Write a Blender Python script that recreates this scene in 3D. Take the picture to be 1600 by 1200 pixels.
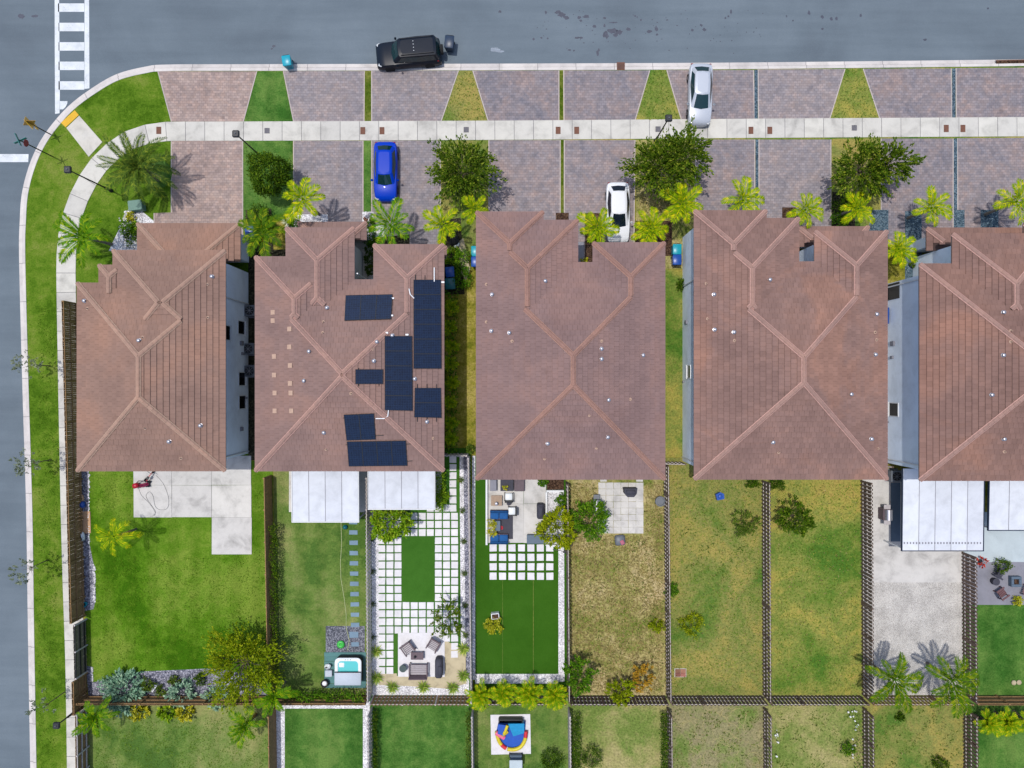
import bpy, math, random
import numpy as np
from mathutils import Vector, Matrix

# ---------------------------------------------------------------- camera, sky, sun, exposure
scene = bpy.context.scene
for o in list(bpy.data.objects):
    bpy.data.objects.remove(o)
H_CAM = 55.0
cam_d = bpy.data.cameras.new('camera')
cam = bpy.data.objects.new('camera', cam_d)
scene.collection.objects.link(cam)
cam.location = (0, 0, H_CAM)
cam_d.sensor_width = 36
cam_d.lens = 36 * H_CAM / 80.0
cam_d.clip_end = 2000
scene.camera = cam
SX, SY = 0.20, -0.10                      # shadow offset per metre of height
sun_dir = Vector((-SX, -SY, 1)).normalized()
w = bpy.data.worlds.new('World')
scene.world = w
w.use_nodes = True
nt = w.node_tree
bg = nt.nodes['Background']
sky = nt.nodes.new('ShaderNodeTexSky')
sky.sky_type = 'NISHITA'
sky.sun_disc = False
sky.sun_elevation = math.asin(sun_dir.z)
sky.sun_rotation = math.atan2(sun_dir.x, sun_dir.y)
sky.air_density = 1.0
sky.dust_density = 2.0
nt.links.new(sky.outputs[0], bg.inputs[0])
bg.inputs[1].default_value = 0.15
sl = bpy.data.lights.new('sun', 'SUN')
sl.energy = 2.6
sl.angle = math.radians(0.53)
sl.color = (1.0, 0.96, 0.90)
so = bpy.data.objects.new('sun', sl)
scene.collection.objects.link(so)
so.rotation_euler = sun_dir.to_track_quat('Z', 'Y').to_euler()
so.location = (-20, 10, 80)
scene.view_settings.view_transform = 'Standard'
scene.view_settings.look = 'None'
scene.view_settings.exposure = 0.43
scene.view_settings.gamma = 1.0
scene.render.resolution_x, scene.render.resolution_y = 1024, 768

# ---------------------------------------------------------------- helpers
C = scene.collection
rnd = random.Random(7)
rng = np.random.default_rng(11)

def G(px, py, h=0.0):
    """point at height h seen at photo position px,py (the photo is 20 px per metre on the ground)"""
    k = (1 - h / H_CAM) / 20.0
    return Vector(((px - 800) * k, (600 - py) * k, h))

def lin(c):
    c /= 255.0
    return c / 12.92 if c <= 0.04045 else ((c + 0.055) / 1.055) ** 2.4

K_ALB = 0.61
def S(r, g, b, k=0.72):
    k *= K_ALB / 0.72
    return (lin(r) * k, lin(g) * k, lin(b) * k, 1)

MATS = {}
class NT:
    def __init__(s, name):
        s.m = bpy.data.materials.new(name)
        s.m.use_nodes = True
        s.t = s.m.node_tree
        s.b = s.t.nodes['Principled BSDF']
        s.tc = s.t.nodes.new('ShaderNodeTexCoord')
        MATS[name] = s.m
    def n(s, typ, **kw):
        x = s.t.nodes.new(typ)
        for k, v in kw.items():
            setattr(x, k, v)
        return x
    def l(s, a, b):
        s.t.links.new(a, b)
    def noise(s, scale, detail=4, rough=0.55, coord='Object', stretch=None, dist=0.0):
        x = s.n('ShaderNodeTexNoise')
        x.inputs['Scale'].default_value = scale
        x.inputs['Detail'].default_value = detail
        x.inputs['Roughness'].default_value = rough
        x.inputs['Distortion'].default_value = dist
        src = s.tc.outputs[coord]
        if stretch:
            mp = s.n('ShaderNodeMapping')
            mp.inputs['Scale'].default_value = stretch
            s.l(src, mp.inputs[0]); src = mp.outputs[0]
        s.l(src, x.inputs['Vector'])
        return x.outputs['Fac']
    def ramp(s, fac, stops):
        r = s.n('ShaderNodeValToRGB')
        el = r.color_ramp.elements
        while len(el) < len(stops):
            el.new(0.5)
        for e, (p, c) in zip(el, stops):
            e.position = p
            e.color = c if len(c) == 4 else (*c, 1)
        s.l(fac, r.inputs[0])
        return r.outputs[0]
    def mix(s, a, b, f, mode='MIX'):
        x = s.n('ShaderNodeMix', data_type='RGBA', blend_type=mode)
        for sock, v in ((x.inputs[0], f), (x.inputs[6], a), (x.inputs[7], b)):
            if isinstance(v, (int, float, tuple)):
                sock.default_value = v
            else:
                s.l(v, sock)
        return x.outputs[2]
    def math(s, op, a, b=0.0, clamp=False):
        x = s.n('ShaderNodeMath', operation=op, use_clamp=clamp)
        for sock, v in ((x.inputs[0], a), (x.inputs[1], b)):
            if isinstance(v, (int, float)):
                sock.default_value = v
            else:
                s.l(v, sock)
        return x.outputs[0]
    def bump(s, h, strength=0.4, dist=0.02):
        b = s.n('ShaderNodeBump')
        b.inputs['Strength'].default_value = strength
        b.inputs['Distance'].default_value = dist
        s.l(h, b.inputs['Height'])
        s.l(b.outputs[0], s.b.inputs['Normal'])
    def done(s, col, rough=0.85, metal=0.0, spec=0.08):
        if isinstance(col, tuple):
            s.b.inputs['Base Color'].default_value = col
        else:
            s.l(col, s.b.inputs['Base Color'])
        if isinstance(rough, (int, float)):
            s.b.inputs['Roughness'].default_value = rough
        else:
            s.l(rough, s.b.inputs['Roughness'])
        s.b.inputs['Metallic'].default_value = metal
        s.b.inputs['Specular IOR Level'].default_value = spec
        return s.m

def sc(c, k):
    return (c[0] * k, c[1] * k, c[2] * k, 1)

def plain(name, c, rough=0.6, metal=0.0, var=0.12, scale=6, spec=0.4, bump=0.0):
    """a plain coat of one colour with faint uneven wear"""
    n = NT(name)
    f = n.noise(scale, 5)
    col = n.ramp(f, [(0.3, sc(c, 1 - var)), (0.7, sc(c, 1 + var))])
    if bump:
        n.bump(n.noise(scale * 12, 3), bump, 0.01)
    return n.done(col, rough, metal, spec)

def grassmat(name, stops, big=0.12, mid=0.9, fine=22, contrast=0.5, mix_mid=0.5, soil=None, seed=0.0, stripe=0.0):
    n = NT(name)
    mp = n.n('ShaderNodeMapping'); mp.inputs['Location'].default_value = (seed, seed * 1.7, 0)
    n.l(n.tc.outputs['Object'], mp.inputs[0])
    def nz(scale, det, r=0.6, d=0.0):
        x = n.n('ShaderNodeTexNoise'); x.inputs['Scale'].default_value = scale
        x.inputs['Detail'].default_value = det; x.inputs['Roughness'].default_value = r
        x.inputs['Distortion'].default_value = d
        n.l(mp.outputs[0], x.inputs['Vector']); return x.outputs['Fac']
    a = nz(big, 3, 0.5, 0.6); b = nz(mid, 6, 0.68, 0.4); c = nz(fine, 4, 0.7); e = nz(4.5, 4, 0.7)
    f = n.math('ADD', n.math('MULTIPLY', a, 1 - mix_mid), n.math('MULTIPLY', b, mix_mid))
    f = n.math('ADD', f, n.math('MULTIPLY', n.math('SUBTRACT', e, 0.5), 0.13))
    col = n.ramp(f, stops)
    v = n.ramp(c, [(0.25, (1 - contrast,) * 3), (0.5, (1, 1, 1)), (0.78, (1 + contrast * 0.7,) * 3)])
    col = n.mix(col, v, 1.0, 'MULTIPLY')
    if stripe:
        wv = n.n('ShaderNodeTexWave'); wv.bands_direction = 'X'; wv.inputs['Scale'].default_value = 0.19; wv.inputs['Distortion'].default_value = 1.2; wv.inputs['Detail'].default_value = 3; wv.inputs['Detail Scale'].default_value = 0.6
        n.l(mp.outputs[0], wv.inputs['Vector'])
        col = n.mix(col, n.ramp(wv.outputs['Fac'], [(0.3, (1 - stripe,) * 3), (0.7, (1 + stripe,) * 3)]), 1.0, 'MULTIPLY')
    if soil:
        m = n.ramp(nz(1.3, 7, 0.72, 0.8), [(soil[0], (0, 0, 0)), (soil[1], (1, 1, 1))])
        col = n.mix(col, soil[2], n.math('MULTIPLY', m, soil[3]))
    n.bump(n.math('ADD', c, e), 0.6, 0.04)
    return n.done(col, 1.0, 0, 0.0)

def gravel(name, c0, c1, c2, scale=14):
    n = NT(name)
    v = n.n('ShaderNodeTexVoronoi'); v.inputs['Scale'].default_value = scale
    n.l(n.tc.outputs['Object'], v.inputs['Vector'])
    h = n.n('ShaderNodeSeparateColor'); n.l(v.outputs['Color'], h.inputs[0])
    col = n.ramp(h.outputs[0], [(0.1, c0), (0.5, c1), (0.9, c2)])
    d = n.ramp(v.outputs['Distance'], [(0.2, (1.18, 1.18, 1.18)), (0.8, (0.62, 0.62, 0.62))])
    col = n.mix(col, d, 1.0, 'MULTIPLY')
    col = n.mix(col, n.ramp(n.noise(0.8, 4), [(0.35, (0.82, 0.82, 0.82)), (0.65, (1.08, 1.08, 1.08))]), 1.0, 'MULTIPLY')
    n.bump(n.math('MULTIPLY', v.outputs['Distance'], -1.0), 0.8, 0.03)
    return n.done(col, 0.9)

def concrete(name, c, dirt=0.25, scale=0.7, tint=None):
    n = NT(name)
    f = n.noise(scale, 8, 0.65, dist=0.4)
    col = n.ramp(f, [(0.3, sc(c, 1 - dirt)), (0.5, c), (0.72, sc(c, 1.1))])
    s = n.ramp(n.noise(3.2, 6, 0.7), [(0.30, (0.72, 0.70, 0.68)), (0.45, (1, 1, 1))])
    col = n.mix(col, s, dirt, 'MULTIPLY')
    col = n.mix(col, n.ramp(n.noise(60, 2), [(0.3, (0.93,) * 3), (0.7, (1.07,) * 3)]), 1.0, 'MULTIPLY')
    oi = n.n('ShaderNodeObjectInfo')
    col = n.mix(col, n.ramp(oi.outputs['Random'], [(0, (0.92, 0.92, 0.93)), (1, (1.05, 1.05, 1.04))]), 1.0, 'MULTIPLY')
    if tint:
        col = n.mix(col, tint, n.ramp(n.noise(0.3, 3), [(0.45, (0, 0, 0)), (0.7, (0.5, 0.5, 0.5))]))
    n.bump(n.noise(40, 3), 0.15, 0.01)
    return n.done(col, 0.85)

def pavers(name, ca, cb, cc, seed):
    n = NT(name)
    mp = n.n('ShaderNodeMapping'); mp.inputs['Location'].default_value = (seed, seed * 0.37, 0)
    n.l(n.tc.outputs['Object'], mp.inputs[0])
    br = n.n('ShaderNodeTexBrick')
    br.inputs['Scale'].default_value = 1.0
    br.inputs['Brick Width'].default_value = 0.30
    br.inputs['Row Height'].default_value = 0.20
    br.inputs['Mortar Size'].default_value = 0.012
    br.inputs['Mortar Smooth'].default_value = 0.3
    br.inputs['Color1'].default_value = (0.80, 0.80, 0.80, 1)
    br.inputs['Color2'].default_value = (1.16, 1.16, 1.16, 1)
    br.inputs['Mortar'].default_value = (0.50, 0.48, 0.48, 1)
    n.l(mp.outputs[0], br.inputs['Vector'])
    def nz(s, d, r=0.6, dd=0.0):
        x = n.n('ShaderNodeTexNoise'); x.inputs['Scale'].default_value = s; x.inputs['Detail'].default_value = d
        x.inputs['Roughness'].default_value = r; x.inputs['Distortion'].default_value = dd
        n.l(mp.outputs[0], x.inputs['Vector']); return x.outputs['Fac']
    f = nz(0.55, 7, 0.68, 0.5)
    col = n.ramp(f, [(0.34, ca), (0.48, cb), (0.66, cc)])
    # single bricks of another shade
    wn = n.n('ShaderNodeTexVoronoi'); wn.inputs['Scale'].default_value = 3.6
    n.l(mp.outputs[0], wn.inputs['Vector'])
    sp = n.n('ShaderNodeSeparateColor'); n.l(wn.outputs['Color'], sp.inputs[0])
    col = n.mix(col, n.ramp(sp.outputs[1], [(0.15, (0.88, 0.89, 0.92)), (0.5, (1, 1, 1)), (0.88, (1.10, 1.03, 0.98))]), 0.7, 'MULTIPLY')
    col = n.mix(col, br.outputs['Color'], 0.75, 'MULTIPLY')
    col = n.mix(col, n.ramp(nz(2.4, 6, 0.7), [(0.3, (0.80, 0.80, 0.82)), (0.6, (1.06, 1.06, 1.06))]), 0.8, 'MULTIPLY')
    oi = n.n('ShaderNodeObjectInfo')
    col = n.mix(col, n.ramp(oi.outputs['Random'], [(0, (0.94, 0.95, 0.97)), (1, (1.07, 1.05, 1.03))]), 1.0, 'MULTIPLY')
    oil = n.ramp(nz(1.1, 3, 0.5, 0.3), [(0.70, (1, 1, 1)), (0.76, (0.74, 0.74, 0.76))])
    col = n.mix(col, oil, 1.0, 'MULTIPLY')
    n.bump(br.outputs['Fac'], -0.35, 0.01)
    return n.done(col, 0.85)

def rooftile(name, c, var=0.2, weather=0.0):
    n = NT(name)
    g = n.n('ShaderNodeNewGeometry')
    r = n.ramp(g.outputs['Random Per Island'], [(0.0, sc(c, 1 - var)), (0.5, c), (1.0, sc(c, 1 + var))])
    s = n.ramp(n.noise(0.35, 5, 0.6), [(0.36, (0.89, 0.89, 0.90)), (0.5, (1, 1, 1)), (0.64, (1.10, 1.06, 1.02))])
    col = n.mix(r, s, 1.0, 'MULTIPLY')
    s2 = n.ramp(n.noise(5, 5, 0.7), [(0.3, (0.95, 0.95, 0.95)), (0.7, (1.05, 1.04, 1.03))])
    col = n.mix(col, s2, 1.0, 'MULTIPLY')
    if weather:
        f = n.ramp(n.noise(0.16, 6, 0.6, dist=0.8), [(0.40, (1 - weather * .5,) * 3), (0.5, (1, 1, 1)), (0.60, (1 + weather, 1 + weather * .45, 1 - weather * .1))])
        col = n.mix(col, f, 1.0, 'MULTIPLY')
        g2 = n.ramp(n.noise(1.1, 6, 0.7), [(0.60, (1, 1, 1)), (0.72, (0.84, 0.83, 0.82))])
        col = n.mix(col, g2, 1.0, 'MULTIPLY')
    n.bump(n.noise(30, 3), 0.25, 0.01)
    return n.done(col, 0.85, 0, 0.06)

LEAF = 1.28
def leafmat(name, c, c2, yellow=None, rough=0.5, trans=0.18):
    n = NT(name)
    g = n.n('ShaderNodeNewGeometry')
    oi = n.n('ShaderNodeObjectInfo')
    st = [(0.0, sc(c, LEAF)), (0.75, sc(c2, LEAF))]
    if yellow:
        st.append((1.0, sc(yellow, LEAF)))
    col = n.ramp(g.outputs['Random Per Island'], st)
    col = n.mix(col, n.ramp(n.noise(1.4, 3), [(0.3, (0.72, 0.75, 0.7)), (0.7, (1.22, 1.18, 1.05))]), 1.0, 'MULTIPLY')
    col = n.mix(col, n.ramp(oi.outputs['Random'], [(0, (0.88, 0.92, 0.85)), (1, (1.14, 1.08, 1.0))]), 1.0, 'MULTIPLY')
    n.done(col, 0.6, 0, 0.06)
    tr = n.n('ShaderNodeBsdfTranslucent')
    n.l(col, tr.inputs[0])
    mx = n.n('ShaderNodeMixShader'); mx.inputs[0].default_value = trans
    n.l(n.b.outputs[0], mx.inputs[1]); n.l(tr.outputs[0], mx.inputs[2])
    n.l(mx.outputs[0], n.t.nodes['Material Output'].inputs['Surface'])
    return n.m

# ---- mesh builder
class MB:
    def __init__(s):
        s.v, s.f, s.mi = [], [], []
    def add(s, vs, fs, mi=0):
        o = len(s.v)
        s.v.extend([tuple(p) for p in vs])
        s.f.extend([tuple(i + o for i in f) for f in fs])
        s.mi.extend([mi] * len(fs))
        return s
    def box(s, c, d, rz=0.0, mi=0, rot=None, bev=0.0):
        hx, hy, hz = d[0] / 2, d[1] / 2, d[2] / 2
        if bev:
            b = min(bev, hx * .9, hy * .9, hz * .9)
            ring = lambda x, y, z: [(-x + b, -y, z), (x - b, -y, z), (x, -y + b, z), (x, y - b, z), (x - b, y, z), (-x + b, y, z), (-x, y - b, z), (-x, -y + b, z)]
            P = ring(hx - b, hy - b, -hz) + ring(hx, hy, -hz + b) + ring(hx, hy, hz - b) + ring(hx - b, hy - b, hz)
            F = [tuple(range(7, -1, -1)), tuple(range(24, 32))]
            for k in range(3):
                for i in range(8):
                    j = (i + 1) % 8
                    F.append((k * 8 + i, k * 8 + j, k * 8 + 8 + j, k * 8 + 8 + i))
        else:
            P = [(x, y, z) for z in (-hz, hz) for x, y in ((-hx, -hy), (hx, -hy), (hx, hy), (-hx, hy))]
            F = [(3, 2, 1, 0), (4, 5, 6, 7), (0, 1, 5, 4), (1, 2, 6, 5), (2, 3, 7, 6), (3, 0, 4, 7)]
        R = rot if rot is not None else Matrix.Rotation(rz, 3, 'Z')
        c = Vector(c)
        return s.add([R @ Vector(p) + c for p in P], F, mi)
    def prism(s, poly, z0, z1, mi=0, bottom=False):
        n = len(poly)
        a = sum(poly[i][0] * poly[(i + 1) % n][1] - poly[(i + 1) % n][0] * poly[i][1] for i in range(n))
        if a < 0:
            poly = poly[::-1]
        V = [(p[0], p[1], z0) for p in poly] + [(p[0], p[1], z1) for p in poly]
        F = [tuple(range(n, 2 * n))]
        if bottom:
            F.append(tuple(range(n - 1, -1, -1)))
        for i in range(n):
            j = (i + 1) % n
            F.append((i, j, n + j, n + i))
        return s.add(V, F, mi)
    def tube(s, pts, rad, seg=6, mi=0, cap=True):
        pts = [Vector(p) for p in pts]
        n = len(pts)
        if isinstance(rad, (int, float)):
            rad = [rad] * n
        V, F = [], []
        for i, p in enumerate(pts):
            t = (pts[min(i + 1, n - 1)] - pts[max(i - 1, 0)]).normalized()
            a = t.orthogonal().normalized() if abs(t.z) > .9 else t.cross(Vector((0, 0, 1))).normalized()
            if abs(t.z) > .9:
                a = (Vector((1, 0, 0)) - t * t.x).normalized()
            b = t.cross(a)
            for k in range(seg):
                an = 2 * math.pi * k / seg
                V.append(p + (a * math.cos(an) + b * math.sin(an)) * rad[i])
        for i in range(n - 1):
            for k in range(seg):
                j = (k + 1) % seg
                F.append((i * seg + k, i * seg + j, (i + 1) * seg + j, (i + 1) * seg + k))
        if cap:
            F.append(tuple(range(seg - 1, -1, -1)))
            F.append(tuple((n - 1) * seg + k for k in range(seg)))
        return s.add(V, F, mi)
    def lathe(s, prof, c=(0, 0, 0), seg=14, mi=0, axis=None):
        V, F = [], []
        c = Vector(c)
        for r, z in prof:
            for k in range(seg):
                a = 2 * math.pi * k / seg
                p = Vector((r * math.cos(a), r * math.sin(a), z))
                if axis is not None:
                    p = axis @ p
                V.append(p + c)
        n = len(prof)
        for i in range(n - 1):
            for k in range(seg):
                j = (k + 1) % seg
                F.append((i * seg + k, i * seg + j, (i + 1) * seg + j, (i + 1) * seg + k))
        F.append(tuple(range(seg - 1, -1, -1)))
        F.append(tuple((n - 1) * seg + k for k in range(seg)))
        return s.add(V, F, mi)
    def mesh(s, name, mats, smooth=False):
        me = bpy.data.meshes.new(name)
        me.from_pydata(s.v, [], s.f)
        for m in (mats if isinstance(mats, (list, tuple)) else [mats]):
            me.materials.append(m)
        if any(s.mi):
            me.polygons.foreach_set('material_index', s.mi)
        if smooth:
            me.polygons.foreach_set('use_smooth', [True] * len(me.polygons))
            if smooth != 'all':
                me.set_sharp_from_angle(angle=math.radians(smooth if isinstance(smooth, (int, float)) and smooth > 1 else 40))
        me.update()
        return me
    def build(s, name, mats, parent=None, smooth=False):
        return link(name, s.mesh(name, mats, smooth), parent)

def link(name, data, parent=None):
    o = bpy.data.objects.new(name, data)
    C.objects.link(o)
    if parent is not None:
        o.parent = parent
    return o

def quads_mesh(name, V, mat, tri=False):
    """V: (n*4,3) array of quads (or n*3 tris), fast"""
    k = 3 if tri else 4
    V = np.asarray(V, dtype=np.float32).reshape(-1, 3)
    me = bpy.data.meshes.new(name)
    nv = len(V); nf = nv // k
    me.vertices.add(nv); me.loops.add(nv); me.polygons.add(nf)
    me.vertices.foreach_set('co', V.ravel())
    me.loops.foreach_set('vertex_index', np.arange(nv, dtype=np.int32))
    me.polygons.foreach_set('loop_start', np.arange(0, nv, k, dtype=np.int32))
    me.polygons.foreach_set('loop_total', np.full(nf, k, dtype=np.int32))
    me.materials.append(mat)
    me.update(calc_edges=True)
    return me

def tag(o, label, cat, group=None, kind=None):
    if label: o['label'] = label
    if cat: o['category'] = cat
    if group: o['group'] = group
    if kind: o['kind'] = kind
    return o

def thing(name, label, cat, loc=(0, 0, 0), rz=0.0, group=None):
    o = link(name, None)
    o.location = loc
    o.rotation_euler = (0, 0, rz)
    o.empty_display_size = 0.3
    return tag(o, label, cat, group)

def copy_tree(o, parent=None):
    c = o.copy(); C.objects.link(c); c.parent = parent
    for ch in [x for x in o.children]:
        copy_tree(ch, c)
    return c

def P2(pts, h=0.0):
    return [G(x, y, h)[:2] for x, y in pts]

def sheet(name, pts, z, mat, label=None, parent=None, kind='structure', px=True):
    poly = P2(pts) if px else pts
    n = len(poly)
    a = sum(poly[i][0] * poly[(i + 1) % n][1] - poly[(i + 1) % n][0] * poly[i][1] for i in range(n))
    if a < 0:
        poly = poly[::-1]
    m = MB(); m.add([(x, y, z) for x, y in poly], [tuple(range(n))])
    o = m.build(name, mat, parent)
    if parent is None:
        o['kind'] = kind
        if label: o['label'] = label
    return o

def rect(x0, y0, x1, y1):
    return [(x0, y0), (x1, y0), (x1, y1), (x0, y1)]

def catmull(pts, step):
    pts = [Vector((p[0], p[1])) for p in pts]
    out = []
    for i in range(len(pts) - 1):
        p0, p1, p2, p3 = pts[max(i - 1, 0)], pts[i], pts[i + 1], pts[min(i + 2, len(pts) - 1)]
        for k in range(12):
            t = k / 12
            out.append(0.5 * ((2 * p1) + (p2 - p0) * t + (2 * p0 - 5 * p1 + 4 * p2 - p3) * t * t + (3 * p1 - p0 - 3 * p2 + p3) * t ** 3))
    out.append(pts[-1])
    # resample by arc length
    res, acc = [out[0]], 0.0
    for a, b in zip(out, out[1:]):
        d = (b - a).length
        while acc + d >= step:
            t = (step - acc) / d
            a = a + (b - a) * t
            res.append(a.copy()); d = (b - a).length; acc = 0.0
        acc += d
    return res
# ---------------------------------------------------------------- materials
def asphalt():
    n = NT('asphalt')
    f = n.noise(0.10, 5, 0.6, dist=0.3)
    col = n.ramp(f, [(0.36, S(107, 118, 128)), (0.5, S(114, 126, 136)), (0.64, S(121, 133, 143))])
    st = n.ramp(n.noise(0.5, 6, 0.65, stretch=(0.12, 1.6, 1)), [(0.38, (0.93, 0.94, 0.94)), (0.62, (1.06, 1.06, 1.05))])
    col = n.mix(col, st, 1.0, 'MULTIPLY')
    v = n.ramp(n.noise(14, 6, 0.8), [(0.3, (0.90,) * 3), (0.7, (1.10,) * 3)])
    col = n.mix(col, v, 1.0, 'MULTIPLY')
    n.bump(n.noise(60, 2), 0.3, 0.01)
    return n.done(col, 0.9)
M_asphalt = asphalt()
M_stain = plain('wet asphalt', S(72, 76, 92), 0.6, 0, 0.2)
def worn_paint():
    n = NT('road paint')
    c = n.ramp(n.noise(1.6, 5), [(0.3, S(206, 212, 216, .8)), (0.7, S(230, 234, 238, .82))])
    m_ = n.ramp(n.math('ADD', n.math('MULTIPLY', n.noise(9, 6, 0.75), .7), n.math('MULTIPLY', n.noise(1.2, 3), .3)), [(0.56, (0, 0, 0)), (0.66, (.75, .75, .75))])
    return n.done(n.mix(c, S(120, 132, 146), m_), 0.8)
M_paint = worn_paint()
M_scuff = plain('asphalt scuff', S(150, 160, 172), 0.9, 0, 0.2)
M_yellow = concrete('tactile yellow', S(238, 190, 70, 0.8), 0.12)
M_kerb = concrete('kerb concrete', S(214, 208, 204, 0.8), 0.22)
M_walk = concrete('sidewalk concrete', S(213, 210, 202, 0.76), 0.30)
M_walk2 = concrete('ramp concrete', S(205, 200, 190, 0.8), 0.25, tint=S(226, 226, 226, 0.8))
M_conc = concrete('patio concrete', S(212, 209, 204, 0.80), 0.36)
M_concw = concrete('white paving', S(228, 226, 228, 0.82), 0.10, 3)
M_concb = concrete('blue grey slab', S(190, 202, 207, 0.78), 0.12)
M_cgrey = concrete('grey paving', S(150, 150, 160), 0.2)
M_steps = concrete('stepping stone', S(132, 158, 178), 0.15)
M_sand = concrete('beige fill', S(205, 192, 160, 0.75), 0.3, 1.5)
M_teal = concrete('teal deck', S(98, 142, 142), 0.2)
M_lush = grassmat('lush lawn', [(0.40, S(64, 106, 18)), (0.47, S(86, 126, 28)), (0.53, S(102, 137, 40)), (0.62, S(124, 148, 56))], 0.16, 1.0, 9, 0.42, 0.4, stripe=.06)
M_lush2 = grassmat('verge lawn', [(0.40, S(72, 106, 24)), (0.47, S(92, 126, 34)), (0.53, S(108, 136, 44)), (0.63, S(132, 146, 66))], 0.2, 1.3, 9, 0.42, 0.45, seed=3)
M_mid = grassmat('mown lawn', [(0.40, S(82, 114, 50)), (0.46, S(106, 132, 62)), (0.53, S(126, 142, 78)), (0.62, S(152, 154, 96))], 0.17, 0.9, 8, 0.42, 0.4, seed=5, stripe=.05)
M_green = grassmat('dense lawn', [(0.40, S(60, 104, 40)), (0.5, S(84, 124, 54)), (0.60, S(108, 140, 68))], 0.2, 1.3, 9, 0.42, 0.45, seed=9, stripe=.05)
M_dry = grassmat('dry lawn', [(0.40, S(116, 130, 56)), (0.47, S(150, 148, 84)), (0.54, S(178, 166, 110)), (0.63, S(194, 176, 132))], 0.3, 1.6, 6.5, 0.75, 0.45, (0.55, 0.68, S(140, 124, 96), 0.5), 2)
M_half = grassmat('patchy lawn', [(0.385, S(92, 124, 52)), (0.45, S(118, 134, 64)), (0.51, S(140, 142, 78)), (0.58, S(162, 152, 82)), (0.66, S(172, 152, 90))], 0.17, 1.2, 7, 0.55, 0.35, (0.62, 0.72, S(112, 112, 66), 0.5), 7)
M_half2 = grassmat('patchy green lawn', [(0.385, S(82, 120, 44)), (0.45, S(110, 134, 56)), (0.52, S(138, 145, 72)), (0.58, S(164, 158, 78)), (0.66, S(176, 156, 84))], 0.18, 1.2, 7, 0.55, 0.35, (0.64, 0.74, S(104, 106, 58), 0.5), 13)
M_dead = grassmat('withered lawn', [(0.40, S(112, 134, 66)), (0.46, S(138, 146, 88)), (0.54, S(148, 142, 104)), (0.63, S(168, 160, 116))], 0.22, 1.4, 6.5, 0.6, 0.4, (0.5, 0.66, S(146, 132, 106), 0.4), 17)
M_pale = grassmat('pale lawn', [(0.40, S(116, 136, 66)), (0.46, S(138, 148, 82)), (0.53, S(158, 156, 98)), (0.63, S(178, 168, 116))], 0.24, 1.4, 6.5, 0.6, 0.4, (0.58, 0.70, S(134, 124, 90), 0.4), 31)
M_strip = grassmat('strip grass', [(0.40, S(72, 96, 26)), (0.5, S(94, 110, 38)), (0.62, S(124, 128, 60))], 0.4, 2.0, 7, 0.6, 0.5, None, 37)
M_olive = grassmat('olive strip lawn', [(0.40, S(112, 116, 38)), (0.5, S(146, 140, 56)), (0.62, S(180, 164, 92))], 0.4, 2.0, 7, 0.6, 0.5, None, 19)
M_turf = grassmat('artificial turf', [(0.2, S(50, 92, 22)), (0.5, S(62, 106, 30)), (0.8, S(72, 116, 38))], 0.1, 0.8, 30, 0.30, 0.5, None, 23)
M_turf2 = grassmat('bright turf', [(0.2, S(58, 104, 34)), (0.5, S(72, 120, 44)), (0.8, S(86, 130, 54))], 0.1, 0.8, 30, 0.30, 0.5, None, 29)
M_mulch = gravel('brown mulch', S(60, 44, 36), S(86, 64, 50), S(112, 88, 70), 12)
M_soil = gravel('dark soil', S(44, 46, 34), S(64, 62, 48), S(88, 84, 66), 10)
M_gravel = gravel('grey gravel', S(104, 106, 122), S(148, 148, 164), S(190, 190, 202), 11)
M_gravd = gravel('dark grey gravel', S(84, 88, 98), S(122, 124, 136), S(160, 162, 172), 13)
M_gravb = gravel('blue grey gravel', S(66, 88, 104), S(92, 114, 128), S(120, 140, 152), 12)
M_gravw = gravel('white gravel', S(196, 194, 198, .9), S(226, 224, 228, .94), S(240, 240, 242, .96), 14)
M_gravp = gravel('pale crushed stone', S(190, 186, 180, .85), S(203, 199, 193, .87), S(215, 211, 205, .88), 24)
PAV = [pavers('pavers rose', S(164, 147, 142), S(174, 156, 150), S(184, 166, 158), 1.3),
       pavers('pavers mauve', S(147, 142, 147), S(158, 151, 154), S(168, 156, 154), 4.1),
       pavers('pavers mixed', S(141, 137, 144), S(155, 147, 150), S(168, 151, 147), 7.7)]
M_tileA = rooftile('roof tile warm', S(155, 126, 114), 0.05, 0.08)
M_tileB = rooftile('roof tile mauve', S(149, 123, 117), 0.05, 0.08)
M_tileC = rooftile('roof tile rose', S(146, 121, 118), 0.05, 0.08)
M_tileD = rooftile('roof tile mixed', S(149, 120, 112), 0.08, 0.18)
M_tileE = rooftile('roof tile brown', S(146, 116, 107), 0.08, 0.14)
M_capA = rooftile('ridge cap tan', S(178, 146, 130), .06)
M_capB = rooftile('ridge cap pink', S(170, 138, 128), .06)
M_capC = rooftile('ridge cap terracotta', S(164, 128, 117), .06)
M_mortarA = plain('mortar tan', S(190, 158, 138), 0.9, 0, 0.1)
M_mortarB = plain('mortar pink', S(204, 160, 148), 0.9, 0, 0.1)
M_mortarC = plain('mortar terracotta', S(180, 138, 122), 0.9, 0, 0.12)
M_palet = plain('pale tile', S(196, 164, 144), 0.85, 0, 0.1)
M_fascia = plain('fascia', S(176, 158, 150), 0.7, 0, 0.06)
M_soffit = plain('soffit', S(220, 222, 226, .9), 0.8, 0, 0.05)
M_wall = concrete('stucco', S(226, 236, 248, 1.0), 0.16, 0.6)
M_wallg = concrete('grey stucco', S(196, 198, 196, .9), 0.08, 1.0)
M_white = plain('white metal', S(236, 238, 242, 0.84), 0.45, 0, 0.03, 3)
M_trim = plain('white trim', S(226, 228, 230, .8), 0.5, 0, 0.05)
M_metalroof = concrete('white roof panel', S(224, 228, 236, 0.76), 0.14, 0.8)
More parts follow.
